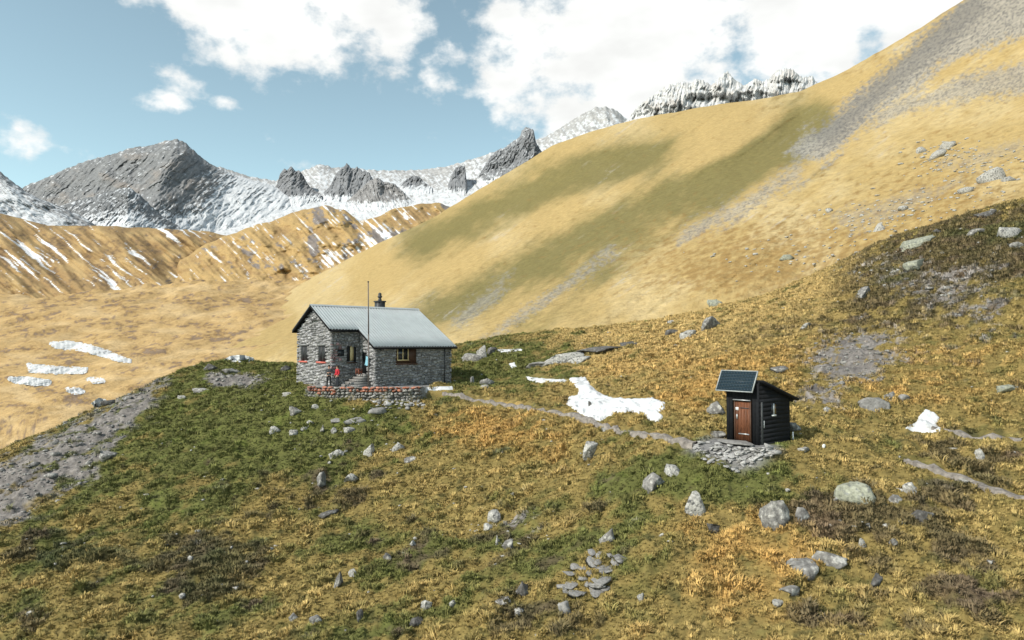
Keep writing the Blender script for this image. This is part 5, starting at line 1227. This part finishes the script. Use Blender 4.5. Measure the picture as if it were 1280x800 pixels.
# ------------------------------------------------------------------ two people on the terrace
M['skin'] = mat('skin', (.52, .31, .22), .6); M['hair'] = mat('dark_hair', (.025, .02, .018), .7)
M['eye'] = mat('eye', (.02, .02, .02), .3)
def skinned(name, pts, edges, rad, m, parent, sub=2):
    me = bpy.data.meshes.new(name); me.from_pydata(pts, edges, []); o = obj(name, me, m, parent)
    o.modifiers.new('skin', 'SKIN').use_smooth_shade = True
    for sv, r_ in zip(me.skin_vertices[0].data, rad): sv.radius = (r_, r_) if not isinstance(r_, tuple) else r_
    me.skin_vertices[0].data[0].use_root = True
    s_ = o.modifiers.new('sub', 'SUBSURF'); s_.levels = sub; s_.render_levels = sub; return o
def person(loc, rz, label, jm, tm, arms, stance, hat=None):
    e = tag(empty('person', loc, rz), label, 'person')
    hl = stance
    # faces -Y; joints: pelvis, waist, chest, neck, head
    P = [(0, 0, .94), (0, .0, 1.10), (0, .01, 1.30), (0, .0, 1.44), (0, -.01, 1.53), (0, -.02, 1.63), (0, -.01, 1.70), (0, -.105, 1.605)]
    E_ = [(0, 1), (1, 2), (2, 3), (3, 4), (4, 5), (5, 6), (5, 7)]; R_ = [.12, .11, .13, .07, .058, .092, .07, .016]
    JP, JE, JR = [(0, 0, .92), (0, 0, 1.08), (0, .01, 1.28), (0, .0, 1.42), (0, 0, 1.49)], [(0, 1), (1, 2), (2, 3), (3, 4)], [(.185, .14), (.175, .135), (.20, .15), (.13, .10), .075]
    TP_, TE, TR = [(0, 0, .94), (0, 0, 1.02)], [(0, 1)], [(.155, .125), (.15, .12)]
    BP, BE, BR = [], [], []
    for s in (-1, 1):
        sh, elb, wr = (s * .19, .0, 1.40), arms[s][0], arms[s][1]
        n = len(P); P += [sh, elb, wr]; E_ += [(2, n), (n, n + 1), (n + 1, n + 2)]; R_ += [.055, .043, .030]
        d = (Vector(wr) - Vector(elb)).normalized(); pm = Vector(wr) + d * .07; P.append(tuple(pm)); E_.append((n + 2, n + 3)); R_.append((.036, .02))
        side_ = d.cross(Vector((0, 1, 0))); side_ = side_.normalized() if side_.length > .1 else Vector((1, 0, 0))
        for k, (off, ln) in enumerate(((-.030, .062), (-.010, .075), (.010, .070), (.030, .055))):
            a = pm + side_ * off + d * .02; b = a + d * ln * .6 + Vector((0, -.006, 0)); c_ = a + d * ln + Vector((0, -.022, -.004)); i0 = len(P)
            P += [tuple(a), tuple(b), tuple(c_)]; E_ += [(n + 3, i0), (i0, i0 + 1), (i0 + 1, i0 + 2)]; R_ += [.010, .009, .008]
        a = Vector(wr) + d * .035 + Vector((0, -.02, 0)) + side_ * (-s * .03); b = a + d * .04 + Vector((0, -.03, 0)); i0 = len(P)
        P += [tuple(a), tuple(b)]; E_ += [(n + 2, i0), (i0, i0 + 1)]; R_ += [.012, .010]
        j = len(JP); wr2 = tuple(Vector(elb).lerp(Vector(wr), .92)); JP += [sh, elb, wr2]; JE += [(2, j), (j, j + 1), (j + 1, j + 2)]; JR += [.092, .072, .055]
        hip, kn, an = (s * .095, 0, .88), (s * (.10 + hl), -.02, .50), (s * (.11 + hl * 1.6), .02, .09); toe = (an[0] + s * .02, -.14, .045)
        n = len(P); P += [hip, kn, an, toe]; E_ += [(0, n), (n, n + 1), (n + 1, n + 2), (n + 2, n + 3)]; R_ += [.085, .055, .038, .03]
        j = len(TP_); TP_ += [hip, kn, (an[0], an[1], .13)]; TE += [(0, j), (j, j + 1), (j + 1, j + 2)]; TR += [.108, .080, .068]
        j = len(BP); BP += [(an[0], an[1], .17), (an[0], an[1] + .01, .07), (toe[0], toe[1] - .02, .05)]; BE += [(j, j + 1), (j + 1, j + 2)]; BR += [.06, .062, .045]
    skinned('body', P, E_, R_, M['skin'], e); skinned('jacket', JP, JE, JR, jm, e); skinned('trousers', TP_, TE, TR, tm, e)
    for s in (0, 1): skinned('boot', BP[s * 3:s * 3 + 3], [(0, 1), (1, 2)], BR[s * 3:s * 3 + 3], M['hair'], e)
    v, f = ICO[3]; hv = v * np.array([.108, .118, .12]) + np.array([0, .012, 1.665]); keep = (hv[:, 2] > 1.655) | (hv[:, 1] > .02)
    f2 = f[keep[f].all(1)]; used = np.unique(f2); rm = np.full(len(hv), -1); rm[used] = np.arange(len(used))
    obj('hat' if hat else 'hair', new_mesh('hair', hv[used], rm[f2], smooth=True), hat or M['hair'], e)
    for s in (-1, 1): MB().lathe([(0, -.011), (.011, 0), (0, .011)], 8, at=(s * .034, -.104, 1.64)).build('eye', M['eye'], e)
    MB().box((-.026, -.108, 1.565), (.026, -.098, 1.574)).build('mouth', mat('lips', (.35, .12, .10), .6), e)
    return e
pa_, pb_ = at(411, 484, 53.75), at(421.5, 484, 53.6); pa_.z = height(pa_.x, pa_.y); pb_.z = height(pb_.x, pb_.y)
M['grey_jacket'] = mat('charcoal_jacket', (.055, .06, .065), .8, var=.3, vscale=6, c2=(.26, .27, .27), c2scale=5, c2lo=.58, c2hi=.64); M['red_jacket'] = mat('red_jacket', (.42, .022, .035), .7, var=.25, vscale=9)
M['black_trousers'] = mat('black_trousers', (.02, .021, .024), .8, var=.2); M['dark_trousers'] = mat('dark_trousers', (.03, .033, .04), .8, var=.2)
person(pa_, .25, 'person in a charcoal jacket and black trousers standing with bent arms', M['grey_jacket'], M['black_trousers'], {-1: ((-.32, -.02, 1.14), (-.10, -.25, 1.16)), 1: ((.33, -.02, 1.14), (.12, -.26, 1.18))}, .02, M['hair'])
person(pb_, -.9, 'person in a bright red jacket beside the one in charcoal', M['red_jacket'], M['dark_trousers'], {-1: ((-.30, .03, 1.13), (-.22, -.16, .95)), 1: ((.30, .03, 1.13), (.24, -.14, .94))}, .0)

# ------------------------------------------------------------------ grass: short tufts all over the near hill
def tuft_mesh(seed, blades=26, rad=.17, hgt=.20, wid=.020):
    r = np.random.default_rng(seed); V_, F_ = [], []
    for k in range(blades):
        a = r.uniform(0, 6.283); ro = rad * math.sqrt(r.uniform(0, 1)) * .75; b = a + r.normal() * .5
        p = np.array([ro * math.cos(a), ro * math.sin(a), -.03]); h = hgt * r.uniform(.55, 1.15); ln = r.uniform(.3, .95) * h
        d = np.array([math.cos(b), math.sin(b), 0]); s = np.array([-d[1], d[0], 0]) * wid * r.uniform(.7, 1.3); i = len(V_) 
        m_ = p + d * ln * .35 + np.array([0, 0, h * .68]); t = p + d * ln + np.array([0, 0, h * .95])
        V_ += [p - s, p + s, m_ + s * .8, m_ - s * .8, t]; F_ += [(i, i + 1, i + 2), (i, i + 2, i + 3), (i + 3, i + 2, i + 4)]
    return new_mesh('tuft', np.array(V_), np.array(F_))
tufts = []
for k in range(5):
    o = bpy.data.objects.new('tuft', tuft_mesh(40 + k, blades=(24, 30, 20, 28, 24)[k], rad=(.16, .2, .14, .22, .17)[k], hgt=(.17, .14, .24, .12, .19)[k])); o.data.materials.append(M['grass']); tufts.append(o)
gm = bpy.data.meshes.new('grass'); gm.from_pydata([(0, 30, -3)], [], [])
grass = tag(obj('grass', gm, M['grass']), 'short golden and green alpine grass covering the near hill', 'grass', kind='stuff')
ng = bpy.data.node_groups.new('scatter_grass', 'GeometryNodeTree')
ng.interface.new_socket('Geometry', in_out='INPUT', socket_type='NodeSocketGeometry'); ng.interface.new_socket('Geometry', in_out='OUTPUT', socket_type='NodeSocketGeometry')
N, K = ng.nodes, ng.links
go = N.new('NodeGroupOutput'); oi = N.new('GeometryNodeObjectInfo'); oi.inputs['Object'].default_value = ground
dp = N.new('GeometryNodeDistributePointsOnFaces'); K.new(oi.outputs['Geometry'], dp.inputs['Mesh'])
da = N.new('GeometryNodeInputNamedAttribute'); da.data_type = 'FLOAT'; da.inputs['Name'].default_value = 'tuft_density'; K.new(da.outputs['Attribute'], dp.inputs['Density']); dp.inputs['Seed'].default_value = 4
sa = N.new('GeometryNodeInputNamedAttribute'); sa.data_type = 'FLOAT'; sa.inputs['Name'].default_value = 'tuft_size'
rv = N.new('FunctionNodeRandomValue'); rv.data_type = 'FLOAT'; rv.inputs[2].default_value = .65; rv.inputs[3].default_value = 1.35
mm = N.new('ShaderNodeMath'); mm.operation = 'MULTIPLY'; K.new(sa.outputs['Attribute'], mm.inputs[0]); K.new(rv.outputs[1], mm.inputs[1])
rr = N.new('FunctionNodeRandomValue'); rr.data_type = 'FLOAT_VECTOR'; rr.inputs[0].default_value = (-.25, -.25, 0); rr.inputs[1].default_value = (.25, .25, 6.283); rr.inputs['Seed'].default_value = 9
jn = N.new('GeometryNodeJoinGeometry')
gi = N.new('GeometryNodeGeometryToInstance')
for o in tufts:
    n_ = N.new('GeometryNodeObjectInfo'); n_.inputs['Object'].default_value = o; n_.inputs['As Instance'].default_value = True; K.new(n_.outputs['Geometry'], jn.inputs[0])
ip = N.new('GeometryNodeInstanceOnPoints'); K.new(dp.outputs['Points'], ip.inputs['Points']); K.new(jn.outputs[0], ip.inputs['Instance']); ip.inputs['Pick Instance'].default_value = True
K.new(mm.outputs[0], ip.inputs['Scale']); K.new(rr.outputs[0], ip.inputs['Rotation']); K.new(ip.outputs[0], go.inputs[0])
N.remove(gi)
md = grass.modifiers.new('scatter', 'NODES'); md.node_group = ng
